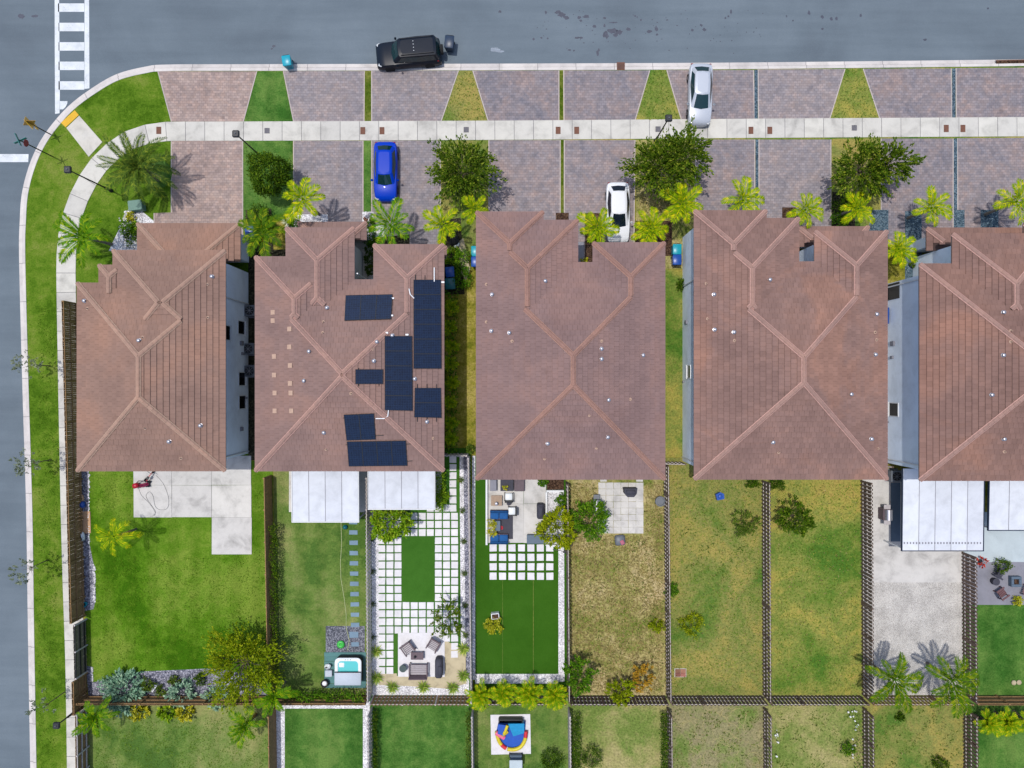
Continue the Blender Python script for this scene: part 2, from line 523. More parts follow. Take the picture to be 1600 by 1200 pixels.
M_dark = plain('dark metal', S(42, 44, 48), 0.5, 0.2, 0.1)
M_navy = plain('navy trim', S(34, 52, 78), 0.5, 0.1, 0.1)
M_black = plain('black rubber', S(26, 26, 28), 0.8, 0, 0.1)
M_silver = plain('galvanised', S(196, 196, 204), 0.35, 0.7, 0.08)
M_glass = NT('window glass').done(S(14, 18, 24), 0.1, 0, 0.15)
M_autoglass = NT('car glass').done(S(18, 58, 62, 0.6), 0.05, 0, 0.7)
M_autoglassd = NT('dark car glass').done(S(14, 28, 46, 0.6), 0.05, 0, 0.7)
def paint(name, c, coat=0.8, rough=0.35, metal=0.0):
    n = NT(name); n.done(c, rough, metal, 0.08)
    n.b.inputs['Coat Weight'].default_value = coat
    n.b.inputs['Coat Roughness'].default_value = 0.03
    return n.m
M_pblue = paint('blue car paint', S(0, 62, 196), 0.12)
M_pblack = paint('black car paint', S(20, 30, 44), 0.3)
M_psilver = paint('silver car paint', S(206, 212, 222), 0.7, 0.35, 0.2)
M_pwhite = paint('white car paint', S(228, 230, 234, 0.85))
M_tyre = plain('tyre', S(30, 30, 32), 0.9, 0, 0.1)
M_lamp = paint('lamp lens', S(220, 224, 228), 0.5)
M_red = plain('red plastic', S(190, 24, 52), 0.4, 0, 0.1)
M_tail = paint('tail lens', S(150, 16, 20), 0.6)
M_wood = plain('brown fence wood', S(158, 124, 84), 0.85, 0, 0.28, 5, bump=0.3)
M_woodd = plain('dark fence wood', S(112, 92, 80), 0.85, 0, 0.30, 5, bump=0.3)
M_woodg = plain('weathered fence wood', S(196, 188, 188, .85), 0.9, 0, 0.18, 5, bump=0.3)
M_woodl = plain('pale rail wood', S(206, 198, 192, .8), 0.9, 0, 0.15, 5)
M_furn = plain('furniture wood', S(106, 90, 96), 0.7, 0, 0.15, 5)
M_slat = plain('furniture slat', S(190, 184, 186), 0.7, 0, 0.1, 5)
M_plantwood = plain('bark', S(110, 96, 82), 0.95, 0, 0.25, 5, bump=0.5)
M_palmbark = plain('palm bark', S(132, 124, 112), 0.95, 0, 0.2, 5, bump=0.5)
M_bluec = plain('blue cushion', S(26, 92, 156), 0.9, 0, 0.12, 4)
M_binT = plain('turquoise bin plastic', S(24, 168, 190), 0.35, 0, 0.06)
M_binB = plain('blue bin plastic', S(28, 84, 176), 0.35, 0, 0.06)
M_binD = plain('dark bin plastic', S(44, 62, 86), 0.4, 0, 0.08)
M_binG = plain('teal bin plastic', S(20, 110, 122), 0.4, 0, 0.08)
M_grey = plain('grey plastic', S(110, 116, 124), 0.5, 0, 0.08)
M_dgrey = plain('charcoal cover', S(66, 66, 78), 0.8, 0, 0.12, 4)
M_bgrey = plain('slate box', S(92, 110, 128), 0.6, 0, 0.06)
M_green2 = plain('utility green', S(104, 142, 128), 0.6, 0, 0.08)
M_rust = plain('rusty cover', S(122, 80, 62), 0.8, 0, 0.15, 8)
M_cover = plain('grey cover', S(112, 110, 116), 0.8, 0, 0.12, 8)
M_card = plain('cardboard', S(206, 166, 128), 0.9, 0, 0.08)
def solar():
    n = NT('solar cells')
    br = n.n('ShaderNodeTexBrick'); br.offset = 0.0
    br.inputs['Scale'].default_value = 1.0
    br.inputs['Brick Width'].default_value = 0.166; br.inputs['Row Height'].default_value = 0.166
    br.inputs['Mortar Size'].default_value = 0.006
    br.inputs['Color1'].default_value = S(8, 24, 50); br.inputs['Color2'].default_value = S(12, 32, 62)
    br.inputs['Mortar'].default_value = S(34, 54, 84)
    n.l(n.tc.outputs['Object'], br.inputs['Vector'])
    return n.done(br.outputs['Color'], 0.25, 0, 0.5)
M_solar = solar()
M_water = NT('tub water').done(S(96, 206, 206, .75), 0.06, 0, 0.6)
M_tub = plain('tub shell', S(232, 238, 242, .84), 0.3, 0, 0.03)
M_tubcov = plain('tub cover', S(196, 206, 218), 0.6, 0, 0.04)
L_palm = leafmat('palm frond yellow green', S(92, 130, 2), S(148, 170, 6), S(204, 194, 22))
L_palmd = leafmat('palm frond green', S(54, 104, 8), S(98, 142, 12), S(156, 170, 24))
L_palmg = leafmat('date palm frond', S(50, 78, 24), S(86, 110, 42), S(134, 146, 48))
L_areca = leafmat('areca frond', S(84, 126, 2), S(130, 160, 8), S(186, 178, 22))
L_coco = leafmat('coconut frond', S(50, 88, 6), S(84, 116, 12), S(140, 148, 22), trans=.12)
L_dark = leafmat('clipped leaf', S(40, 70, 8), S(68, 98, 14), S(108, 130, 30))
L_tree = leafmat('street tree leaf', S(50, 80, 10), S(92, 116, 24), S(144, 154, 52))
L_olive = leafmat('olive leaf', S(98, 120, 6), S(136, 152, 14), S(176, 178, 38))
L_lime = leafmat('lime leaf', S(84, 130, 14), S(130, 166, 30), S(172, 188, 60))
L_hedge = leafmat('hedge leaf', S(46, 90, 10), S(82, 126, 20), S(124, 156, 40))
L_silver = leafmat('silver green leaf', S(112, 152, 134), S(152, 186, 168), S(186, 208, 194))
L_yellow = leafmat('yellow leaf', S(146, 150, 14), S(184, 184, 44), S(214, 208, 96))
L_orange = leafmat('rusty leaf', S(150, 120, 36), S(186, 140, 50), S(150, 150, 50))
L_sparse = leafmat('grey street leaf', S(100, 112, 96), S(126, 138, 120), S(146, 154, 138))
L_agave = leafmat('rosette blade', S(120, 158, 60), S(164, 188, 84), S(210, 216, 124))
L_grassy = leafmat('grass tuft green', S(76, 110, 34), S(112, 138, 50), S(150, 156, 76))
L_straw = leafmat('straw tuft', S(118, 110, 68), S(150, 136, 94), S(170, 156, 118))
L_blade = leafmat('lawn blade', S(70, 106, 18), S(96, 130, 30))
M_runner = plain('dry runner', S(186, 176, 120), .9)
L_weed = leafmat('weed leaf', S(60, 88, 26), S(88, 112, 36), S(120, 134, 60))

# ---------------------------------------------------------------- ground, roads, kerbs, pavement
KERB = [(1800, 89), (1200, 96), (800, 98), (400, 99), (262, 99.5), (225, 103), (180, 115), (140, 138), (105, 165),
        (75, 199), (55, 231), (41, 266), (32, 304), (29, 345), (28, 405), (33, 600), (39, 800), (42, 1000), (47, 1290)]
kp = catmull(KERB, 4.0)
def offs(pl, d):
    out = []
    for i, p in enumerate(pl):
        t = (pl[min(i + 1, len(pl) - 1)] - pl[max(i - 1, 0)]).normalized()
        out.append(p + Vector((t.y, -t.x)) * d)      # inside the block is on this side (pixel space)
    return out
road = sheet('road', [(-1400, -1200), (3000, -1200), (3000, 2400), (-1400, 2400)], -0.12, M_asphalt, 'blue grey asphalt roads meeting at the rounded corner')
inner = offs(kp, 11.5)
ground = sheet('ground', [(p.x, p.y) for p in inner] + [(47 + 12, 2300), (2900, 2300), (2900, 88 + 12)], 0.0, M_lush2, 'bright green grass ground of the block behind the kerb')
def strip_part(name, pl, a, b, prof, mat, parent):
    """one piece of a strip: profile (offset px, z) swept along pl[a:b]"""
    rows = []
    for d, z in prof:
        o = offs(pl, d)
        rows.append([(*G(p.x, p.y)[:2], z) for p in o[a:b]])
    n = b - a
    m = MB()
    V = [p for r in rows for p in r]
    F = [(i * n + k, i * n + k + 1, (i + 1) * n + k + 1, (i + 1) * n + k) for i in range(len(rows) - 1) for k in range(n - 1)]
    m.add(V, F)
    return m.build(name, mat, parent)
kerb = link('kerb', None); kerb['kind'] = 'structure'; kerb['label'] = 'pale concrete kerb with gutter round the corner lot'
STEP = 15
for a in range(0, len(kp) - 1, STEP):
    b = min(a + STEP + 1, len(kp))
    strip_part('gutter', kp, a, b, [(0.25, -0.125), (0.3, -0.108), (5.6, -0.112), (5.7, -0.125)], M_kerb, kerb)
    strip_part('kerb_stone', kp, a, b, [(6.1, -0.125), (6.6, -0.02), (7.6, 0.02), (11.7, 0.025), (11.9, -0.02)], M_kerb, kerb)
# thin dark joints between kerb pieces
jm = MB()
ok_, ik_ = offs(kp, 0.3), offs(kp, 11.7)
for a in range(STEP, len(kp) - 1, STEP):
    p, q = G(*ok_[a]), G(*ik_[a]); t = (q - p).normalized(); s_ = Vector((-t.y, t.x, 0)) * 0.014
    for u0, u1, z in ((0.0, .46, -0.104), (.56, 1.0, 0.029)):
        A, B = p.lerp(q, u0), p.lerp(q, u1)
        jm.add([(*(A - s_)[:2], z), (*(B - s_)[:2], z), (*(B + s_)[:2], z), (*(A + s_)[:2], z)], [(0, 1, 2, 3)])
jo = jm.build('joint', M_cover, kerb); jo['kind'] = 'stuff'

# sidewalk slabs
WALK = [(1800, 197), (1200, 200.5), (800, 203.5), (400, 205), (265, 205.5), (235, 208.5), (198, 221), (172, 240), (150, 263), (134, 288),
        (121, 315), (111, 346), (105, 380), (103.5, 420), (104, 470), (109, 740), (113, 900), (118, 1060), (121, 1290)]
wp = catmull(WALK, 30.2)
walk = link('sidewalk', None); walk['kind'] = 'structure'; walk['label'] = 'pale concrete sidewalk of square slabs curving round the corner'
for i in range(len(wp) - 1):
    fine = [wp[i].lerp(wp[i + 1], t) for t in (0.012, 0.988)]
    tA = (wp[i + 1] - wp[max(i - 1, 0)]).normalized(); tB = (wp[min(i + 2, len(wp) - 1)] - wp[i]).normalized()
    nA, nB = Vector((tA.y, -tA.x)), Vector((tB.y, -tB.x))
    hw = 15.0
    poly = [fine[0] + nA * hw, fine[1] + nB * hw, fine[1] - nB * hw, fine[0] - nA * hw]
    MB().prism(P2([(p.x, p.y) for p in poly]), -0.05, 0.035 + rnd.uniform(-.003, .003)).build('slab', M_walk, walk)
# dark joint bed under the slabs
nb = offs(wp, 14.2); nc = offs(wp, -14.2)
m = MB()
for i in range(len(wp) - 1):
    m.add([(*G(*p)[:2], 0.016) for p in (nb[i], nb[i + 1], nc[i + 1], nc[i])], [(0, 1, 2, 3)])
m.build('joint_bed', M_cover, walk)
# corner ramp
ramp = link('corner_ramp', None); ramp['kind'] = 'structure'; ramp['label'] = 'concrete ramp with yellow tactile strip at the crossing'
MB().prism(P2([(104, 200), (124, 181), (160, 222), (139, 245)]), -0.05, 0.028).build('slab', M_walk2, ramp)
MB().prism(P2([(95.5, 192), (117, 172.5), (123.5, 180), (103, 199)]), -0.05, 0.031).build('tactile_strip', M_yellow, ramp)
dm = MB()
for i in range(6):
    for j in range(14):
        p = Vector((96.5, 192)).lerp(Vector((117, 173)), (j + .5) / 14) + Vector((1.15, 1.2)) * (i + .4)
        g = G(p.x, p.y)
        dm.lathe([(0.022, 0.03), (0.02, 0.042), (0.012, 0.046)], (g.x, g.y, 0), 6)
d_ = dm.build('dome', M_yellow, ramp); d_['kind'] = 'stuff'

# road markings
def marking(pts, name='marking'):
    return sheet(name, pts, -0.116, M_paint, parent=road)
marking([(83, -300), (88.5, -300), (92, 150), (91.5, 176), (84.5, 177), (84, 60)], 'crossing_line')
marking([(131, -300), (136.5, -300), (138.3, 137), (130.5, 138)], 'crossing_line')
for k in range(-9, 5):
    y = 4 + 30.4 * k
    if k == 4: y = 126
    marking([(89.2 + (k > 0) * .8, y), (130.2, y), (130.2, y + 13.2), (89.2 + (k > 0) * .8, y + 13.2)], 'crossing_bar')
marking([(92, 157), (104, 157), (103.5, 161), (101, 166), (97, 170), (92, 170)], 'crossing_bar')
marking([(-400, 240), (43, 240), (42.5, 252.5), (-400, 252.5)], 'stop_line')
# wet patches and oil spots
sm = MB()
def blot(px, py, rx, ry, seed):
    r = random.Random(seed); n = 14
    pts = [(px + rx * math.cos(2 * math.pi * i / n) * r.uniform(.55, 1.2), py + ry * math.sin(2 * math.pi * i / n) * r.uniform(.55, 1.2)) for i in range(n)]
    sm.add([(*G(x, y)[:2], -0.1155 + seed * 1e-6) for x, y in pts], [tuple(range(n - 1, -1, -1))])
sd = 0
for px, py, rx, ry in [(947, 53, 5.5, 7), (957, 47, 8, 5), (968, 49, 6, 4.5), (962, 54, 5, 3), (982, 44, 4, 3), (1015, 48, 4.5, 2.6), (1026, 44, 3.4, 4.5), (1027, 53, 3, 2),
                       (878, 22, 7, 4), (872, 18, 5, 3), (885, 26, 5, 4), (905, 26, 4, 3), (916, 25, 6, 3), (908, 31, 3, 2), (853, 18, 2, 3), (945, 27, 3, 2), (929, 40, 3, 3), (945, 39, 2, 3),
                       (1082, 46, 2.6, 2.4), (1101, 45, 3, 3), (1096, 38, 2.2, 2), (902, 58, 4, 2), (908, 58, 3, 2), (834, 60, 2, 2), (846, 58, 2, 1.5), (856, 59, 1.6, 1.6), (934, 82, 2, 6), (936, 77, 2, 3),
                       (890, 77, 3, 1.5), (897, 78, 2, 1.5), (1143, 17, 2, 4), (1139, 24, 2, 2), (1134, 27, 1.5, 2), (1265, 19, 2.4, 4), (1286, 25, 2.6, 3), (1300, 28, 2.4, 3), (1308, 28, 2, 3.5), (1346, 23, 2, 3), (1230, 24, 1.6, 2),
                       (1286, 44, 2.4, 2), (1240, 31, 1.6, 1.5), (993, 24, 2, 2), (1002, 30, 1.6, 2), (1043, 30, 2, 1.4), (960, 34, 8, 1.2), (32, 24, 5, 4.5), (53, 24, 6, 2.5), (427, 71, 3, 2.5), (424, 75, 2, 1.5), (781, 17, 3, 2), (1447, 61, 3, 2), (1545, 12, 1.8, 1.8)]:
    sd += 1; blot(px, py, rx, ry, sd)
for k in range(70):
    sd += 1; blot(rnd.uniform(830, 1200), 12 + abs(rnd.gauss(30, 22)), rnd.uniform(.6, 1.4), rnd.uniform(.5, 1.2), sd)
s_ = sm.build('wet_spots', M_stain, road); s_['kind'] = 'stuff'
sm = MB(); blot(773, 76, 8, 4, 900); blot(781, 79, 8, 2, 901)
sm.build('pale_scuff', M_scuff, road)

# ---- driveways, lawns, beds (each sheet a few mm above the one below)
Z1, Z2, Z3, Z4 = 0.004, 0.008, 0.012, 0.016
def sh(name, pts, z, mat, label=None):
    return sheet(name, pts, z, mat, label)
sh('back_lots', [(400, 222), (1900, 222), (1900, 1300), (137, 1300), (124, 735), (388, 735), (400, 400)], Z1, M_olive, 'olive ground under the house lots')
sh('road_verge', [(400, 110), (1900, 104), (1900, 222), (400, 222)], Z1, M_half2, 'grass verge between driveways')
DU = [([(246, 111.5), (402, 111.5), (381, 190), (267, 190)], 0), ([(442, 111), (570, 111), (569.5, 190), (458, 190)], 1), ([(580, 110.5), (717, 110.5), (690, 189.5), (580, 189.5)], 1),
      ([(738, 110.5), (874, 110), (874, 189), (762, 189)], 2), ([(880, 110), (1016, 110), (993, 188.5), (880.5, 188.5)], 2), ([(1041, 109.5), (1178, 109.5), (1179.5, 187.5), (1064, 188)], 2),
      ([(1183.5, 108.5), (1321, 108), (1297, 186.5), (1184.5, 187)], 1), ([(1348, 107.5), (1487, 107), (1488, 185.5), (1374, 186)], 2), ([(1493, 106.5), (1900, 104), (1900, 183), (1493.5, 185)], 2)]
DL = [([(267, 220), (380, 220), (380, 372), (240, 380), (240, 333), (267, 332)], 0), (rect(458, 220, 568, 390), 1), (rect(580, 219.5, 689, 402), 1), (rect(763, 219, 876, 372), 2),
      ([(881, 219), (993, 219), (991, 405), (881, 405)], 2), (rect(1086, 218, 1180, 372), 2), (rect(1185, 218, 1299, 378), 1), (rect(1376, 216.5, 1490, 382), 2), ([(1495, 216), (1900, 213), (1900, 380), (1496, 380)], 2)]
dn = ['rose paver apron left of the first lamp post', 'mauve paver apron by the turquoise bin', 'mauve paver apron below the black off-roader', 'mixed paver apron right of the black off-roader', 'mixed paver apron beside the storm drain',
      'mixed paver apron under the silver car', 'mauve paver apron right of the silver car', 'mixed paver apron near the right end', 'mixed paver apron at the right edge']
dl = ['rose paver driveway of the corner house', 'mauve paver driveway beside the round tree', 'mauve paver driveway under the blue car', 'mixed paver driveway left of the central house front', 'mixed paver driveway under the white car',
      'mixed paver driveway between large tree and gravel strip', 'mauve paver driveway right of the first gravel strip', 'mixed paver driveway left of the last gravel strip', 'mixed paver driveway at the right edge']
M_edge = concrete('driveway edging', S(196, 184, 178, .75), .15, 3)
def drive(p, k, l):
    o = sh('driveway', p, Z2, PAV[k], l)
    for i in range(len(p)):
        a, b = Vector(p[i]), Vector(p[(i + 1) % len(p)])
        if abs(b.y - a.y) < 30: continue
        cx_ = sum(q[0] for q in p) / len(p)
        t = Vector((1.6 if a.x < cx_ else -1.6, 0))
        sheet('edge_course', [tuple(a), tuple(b), tuple(b + t), tuple(a + t)], Z2 + .003, M_edge, parent=o)
for (p_, k), l in zip(DU, dn): drive(p_, k, l)
for (p_, k), l in zip(DL, dl): drive(p_, k, l)
sh('verge_lawn', [(402.5, 111.5), (441.5, 111.2), (457.5, 190), (381.5, 190)], Z3, M_green, 'green verge wedge left of the turquoise bin')
sh('front_lawn', rect(380.5, 220, 457.5, 345), Z3, M_green, 'green front lawn with the round clipped tree')
for x0, x1, y0, y1, mt, lb in [(570, 580, 111, 190, M_strip, 'grass strip above sidewalk by the blue car'), (568.3, 579.6, 220, 331, M_green, 'grass strip left of the blue car'),
                               (874.3, 879.8, 111, 189, M_strip, 'grass strip between central aprons'), (876.3, 880.8, 219, 335, M_strip, 'grass strip between central driveways'),
                               (1178.6, 1184, 109, 187.5, M_gravb, 'blue gravel strip right of the silver car'), (1180.3, 1185, 218, 330, M_gravb, 'blue gravel strip below the sidewalk'),
                               (1487.5, 1493, 107, 185.5, M_gravb, 'blue gravel strip near the right end above sidewalk'), (1490, 1495.6, 216.5, 356, M_gravb, 'blue gravel strip near the right end')]:
    sh('ground_strip', rect(x0, y0, x1, y1), Z3, mt, lb)
sh('verge_lawn', [(717.5, 111), (737.5, 111), (761.5, 189), (690.5, 189)], Z3, M_half, 'dry verge wedge right of the off-roader')
sh('front_lawn', rect(689.5, 219.5, 762.5, 400), Z3, M_half, 'patchy front lawn under the second street tree')
sh('front_lawn', rect(993.5, 219, 1085.5, 420), Z3, M_dry, 'dry front lawn under the large double tree')
sh('front_lawn', rect(1299.5, 217, 1375.5, 380), Z3, M_half, 'patchy front lawn under the leaning tree')
# planting beds by the fronts
sh('planting_bed', [(170, 392), (205, 318), (222, 330), (240, 345), (240, 400)], Z3, M_gravw, 'white stone bed beside the corner house')
sh('planting_bed', [(384, 328), (424, 326), (428, 400), (384, 400)], Z4, M_soil, 'dark bed beside the first house pair')
sh('planting_bed', [(446, 342), (470, 335), (512, 335), (512, 372), (446, 378)], Z4, M_gravw, 'white stone bed below the yellow palm')
sh('planting_bed', [(567, 331), (583.5, 331), (584, 352), (600, 352), (600, 440), (560, 440)], Z4, M_gravw, 'white stone bed at the grass strip end')
sh('planting_bed', [(582, 372), (640, 366), (640, 400), (582, 400)], Z4 + .002, M_soil, 'dark bed under the broad green palm')
sh('planting_bed', [(688, 345), (720, 340), (726, 460), (690, 460)], Z4, M_soil, 'dark bed behind the blue bins')
sh('path', [(716, 378), (724, 372), (735, 420), (728, 440), (720, 425)], Z4 + .004, M_sand, 'sandy path between the houses')
sh('planting_bed', rect(868.5, 332.5, 888.5, 346), Z4, M_mulch, 'mulch square at the end of the grass strip')
sh('planting_bed', rect(914, 333, 940, 420), Z4, M_mulch, 'mulch bed left of the white car')
sh('planting_bed', rect(992, 345, 1050, 400), Z4, M_mulch, 'mulch bed right of the white car')
sh('planting_bed', rect(1222, 324, 1244, 345), Z4, M_mulch, 'mulch square below the paver drive')
sh('planting_bed', rect(1300, 300, 1336, 360), Z4, M_soil, 'dark bed beside the short palm')
sh('gravel_bed', rect(1358, 328, 1388, 380), Z4, M_gravb, 'blue gravel square by the fourth house')
sh('gravel_bed', rect(1414, 330, 1440, 470), Z4, M_gravb, 'blue gravel strip beside the last house')
sh('gravel_bed', rect(1492, 328, 1507, 358), Z4 + .004, M_gravb, 'blue gravel patch at the end of the last strip')
sh('gravel_bed', rect(1532, 328, 1560, 362), Z4, M_gravb, 'blue gravel patch under the last palm shadow')
# palm ring
g = G(249, 272)
sh('planting_bed', [(249 + 20 * math.cos(t * .4), 272 + 22 * math.sin(t * .4)) for t in range(16)], Z3, M_green, 'grass ring round the date palm')
# side yards
sh('side_yard', rect(388, 390, 447, 719), Z2, M_soil, 'dark side yard between first two buildings')
sh('side_yard', rect(700, 403, 756, 699), Z2, M_olive, 'olive grass strip between second and third buildings')
sh('side_yard', rect(1005, 421, 1068, 714), Z2, M_half2, 'green side strip between third and fourth buildings')
sh('side_yard', rect(1316, 384, 1385, 729), Z2, M_conc, 'concrete side strip between last two buildings')
# back yards
sh('yard_lawn', [(124, 720), (426, 720), (431, 1086), (138, 1086)], Z2, M_lush, 'lush back lawn of the corner house')
sh('gravel_bed', [(125, 735), (139, 735), (140, 850), (148, 890), (150, 935), (146, 952), (131, 955)], Z3, M_gravel, 'grey gravel strip along the side fence')
sh('gravel_bed', [(135, 1040), (143, 1042), (144, 1066), (185, 1060), (222, 1049), (270, 1047), (335, 1044), (420, 1060), (425, 1088), (138, 1088)], Z3, M_gravel, 'grey gravel bed with silver shrubs')
sh('yard_lawn', [(427, 720), (580, 720), (581, 1086), (431, 1086)], Z2, M_mid, 'yard lawn with stepping stones and hot tub')
sh('gravel_bed', rect(509, 978, 570, 1021), Z3, M_gravd, 'grey gravel square above the hot tub')
turf_a = sh('turf_lawn', [(580, 700), (736, 700), (738, 1086), (581, 1086)], Z2, M_turf2, 'green turf set with white square pavers')
sh('gravel_bed', [(580, 795), (591, 800), (592.5, 1060), (582, 1060)], Z3, M_gravw, 'white gravel strip left of the paver grid')
sh('gravel_bed', [(718, 710), (728, 710), (732, 1060), (720.5, 1060)], Z3, M_gravw, 'white gravel strip right of the paver grid')
sh('gravel_bed', rect(582, 1060, 733, 1086), Z3, M_gravw, 'white gravel border with rosette plants')
sh('sand_patch', [(620, 1056), (695, 1056), (695, 1000), (718, 1012), (728, 1020), (729, 1068), (700, 1076), (640, 1072), (592, 1070), (592, 1053), (620, 1052)], Z4, M_sand, 'beige sandy patch round the seating pad')
turf_b = sh('turf_lawn', [(737, 712), (884, 712), (886, 1086), (741, 1086)], Z2, M_turf, 'dark green artificial turf with one yellow bush')
sh('edging', rect(738, 712, 742.5, 1062), Z3, M_gravw, 'white edging at the turf left side')
sh('edging', [(872.5, 853), (881.5, 853), (882, 1065), (872.5, 1065)], Z3, M_gravw, 'white edging at the turf right side')
sh('edging', rect(742.6, 1053, 872.4, 1068), Z3, M_gravw, 'white edging below the artificial turf')
sh('seam', rect(785, 905, 785.5, 1053), Z3, M_half, 'faint seam in the artificial turf')
sh('seam', rect(833, 905, 833.5, 1053), Z3, M_half, 'second faint seam in the artificial turf')
sh('yard_lawn', [(885, 730), (1038, 730), (1042, 1086), (887, 1086)], Z2, M_dry, 'dry straw coloured yard with tiled pad')
sh('yard_lawn', [(1039, 715), (1191, 715), (1194, 1086), (1043, 1086)], Z2, M_half, 'patchy yard with the blue toy')
sh('yard_lawn', [(1192, 730), (1346, 730), (1348, 1086), (1195, 1086)], Z2, M_half2, 'patchy green yard with one dark tree')
sh('yard_pad', [(1347, 735), (1504, 735), (1504, 910), (1349, 910)], Z2, M_conc, 'pale concrete yard with the grill')
sh('yard_gravel', [(1349, 910), (1504, 910), (1505, 1086), (1350, 1086)], Z2, M_gravp, 'pale crushed stone yard with two palms')
sh('yard_pad', rect(1505, 800, 1900, 878), Z2, M_concb, 'pale blue slab at the right edge')
sh('yard_pad', [(1504, 878), (1900, 878), (1900, 945), (1504, 945)], Z2, M_cgrey, 'grey paved fire pit area')
sh('yard_lawn', [(1504, 945), (1900, 945), (1900, 1086), (1505, 1086)], Z2, M_green, 'dense green lawn below the fire pit')
# lots behind
BX = [(137, 429, M_mid, 'lower lawn at the left beside the side fence'), (429, 582, M_green, 'lower green lawn with white gravel border'), (582, 739, M_green, 'lower lawn between two dark hedges'), (739, 888, M_mid, 'lower lawn with the inflatable slide'),
      (888, 1042, M_pale, 'lower straw lawn between hedges'), (1042, 1195, M_dead, 'lower withered lawn with bare runners'), (1195, 1348, M_pale, 'lower straw lawn with white flowers'), (1348, 1506, M_half, 'lower patchy lawn under the twin palms'), (1506, 1900, M_green, 'lower dense lawn at the right edge')]
for x0, x1, mt, lb in BX:
    sh('yard_lawn', rect(x0, 1086, x1, 1300), Z2 if mt is not M_mid else Z2, mt, lb)
sh('gravel_bed', rect(431, 1096, 445, 1300), Z3, M_gravw, 'white gravel strip left of the lower green lawn')
sh('gravel_bed', rect(445.1, 1096, 567, 1107), Z3, M_gravw, 'white gravel strip above the lower green lawn')
sh('gravel_bed', rect(567.1, 1096, 578, 1300), Z3, M_gravw, 'white gravel strip right of the lower green lawn')

# ---- paving stones: each its own piece
def stones(parent, name, boxes, z0, z1, mat):
    for x0, y0, x1, y1 in boxes:
        a, b = G(x0, y1), G(x1, y0)
        j = lambda: rnd.uniform(-.012, .012)
        MB().prism([(a.x + j(), a.y + j()), (b.x + j(), a.y + j()), (b.x + j(), b.y + j()), (a.x + j(), b.y + j())], z0, z1 + rnd.uniform(-.003, .003)).build(name, mat, parent)
bx = []
for j in range(-6, 21):
    y = 788.6 + 12.68 * j
    for i in range(10):
        x = 591.4 + 12.62 * i
        ok = (i == 9 and j < 1) or (1 <= j <= 3) or (4 <= j <= 11 and i in (0, 1, 2, 7, 8, 9)) or (12 <= j <= 15) or (16 <= j <= 20 and i < 2) or (j == 16 and i > 7) or (j in (17, 18) and i == 9)
        if j == 0 and i >= 6: ok = True
        if ok:
            dx = -2.5 if (i == 9 and j < 1) else 0
            bx.append((x + dx, y, x + dx + 10.6, y + 10.6))
stones(turf_a, 'paver', bx, 0, 0.035, M_concw)
bx = [(765 + 14.75 * i, 850.5 + 14.7 * j, 765 + 14.75 * i + 11, 850.5 + 14.7 * j + 11) for i in range(7) for j in range(4)]
stones(turf_b, 'paver', bx, 0, 0.035, M_concw)
step = link('stepping_path', None); step['kind'] = 'structure'; step['label'] = 'blue grey stepping stones leading down to the hot tub'
stones(step, 'stepping_stone', [(545.5 + j * .3, 812.5 + 16.05 * j, 558.5 + j * .3, 819 + 16.05 * j) for j in range(11)] + [(546, 987, 560, 996), (549, 1003, 561, 1010)], 0, 0.04, M_steps)
pad = link('patio', None); pad['kind'] = 'structure'; pad['label'] = 'L shaped pale concrete patio with pressure washer'
stones(pad, 'slab', [(209, 712, 268.7, 757.7), (269.1, 712, 331, 757.7), (331.4, 712, 392.5, 757.7), (209.5, 758.1, 268.7, 808), (269.1, 758.1, 331, 808), (331.4, 758.1, 393, 808), (331.4, 808.4, 393.5, 866)], 0, 0.06, M_conc)
pad = link('patio', None); pad['kind'] = 'structure'; pad['label'] = 'square patio of pale tiles with two grills'
bx = [(935 + 11.75 * i, 754 + 9.95 * j, 935 + 11.75 * i + 11.35, 754 + 9.95 * j + 9.6) for i in range(6) for j in range(8)] + [(938, 735, 948, 752.5), (994, 735, 1004.5, 752.5)]
stones(pad, 'tile', bx, 0, 0.04, M_conc)
pad = link('patio', None); pad['kind'] = 'structure'; pad['label'] = 'concrete patio with blue cushioned sofas'
stones(pad, 'slab', [(762.5, 720, 818, 787), (818.3, 720, 853, 787), (762.5, 787.3, 818, 848), (818.3, 787.3, 853, 848)], 0, 0.05, M_conc)
pad = link('seating_pad', None); pad['kind'] = 'structure'; pad['label'] = 'white square pad under the slatted seats'
stones(pad, 'slab', [(622, 988.5, 695, 1057)], 0, 0.05, M_concw)
dk = link('tub_deck', None); dk['kind'] = 'structure'; dk['label'] = 'teal deck boards under the hot tub'
stones(dk, 'board', [(507, 1019 + 7 * k, 572, 1025.6 + 7 * k) for k in range(8)], 0, 0.05, M_teal)
pd = link('covered_patio', None); pd['kind'] = 'structure'; pd['label'] = 'concrete floor under the first white patio cover'
stones(pd, 'slab', [(452, 700, 578.2, 800)], 0, 0.05, M_conc)
pd = link('covered_patio', None); pd['kind'] = 'structure'; pd['label'] = 'concrete floor under the second white patio cover'
stones(pd, 'slab', [(582, 700, 690, 790)], 0, 0.05, M_conc)
M_under = plain('roof underlay', S(70, 52, 48), 0.9)
sh('entry_path', rect(554, 378, 575, 440), Z4 + .008, M_conc, 'concrete entry path in the solar house recess')
sh('edging', [(724, 712), (733, 712), (737.5, 1060), (728, 1060)], Z4, M_gravel, 'grey gravel edging along the paver grid fence')
sh('entry_path', rect(897, 378, 912, 440), Z4, M_cgrey, 'dark entry mat area in the central house recess')
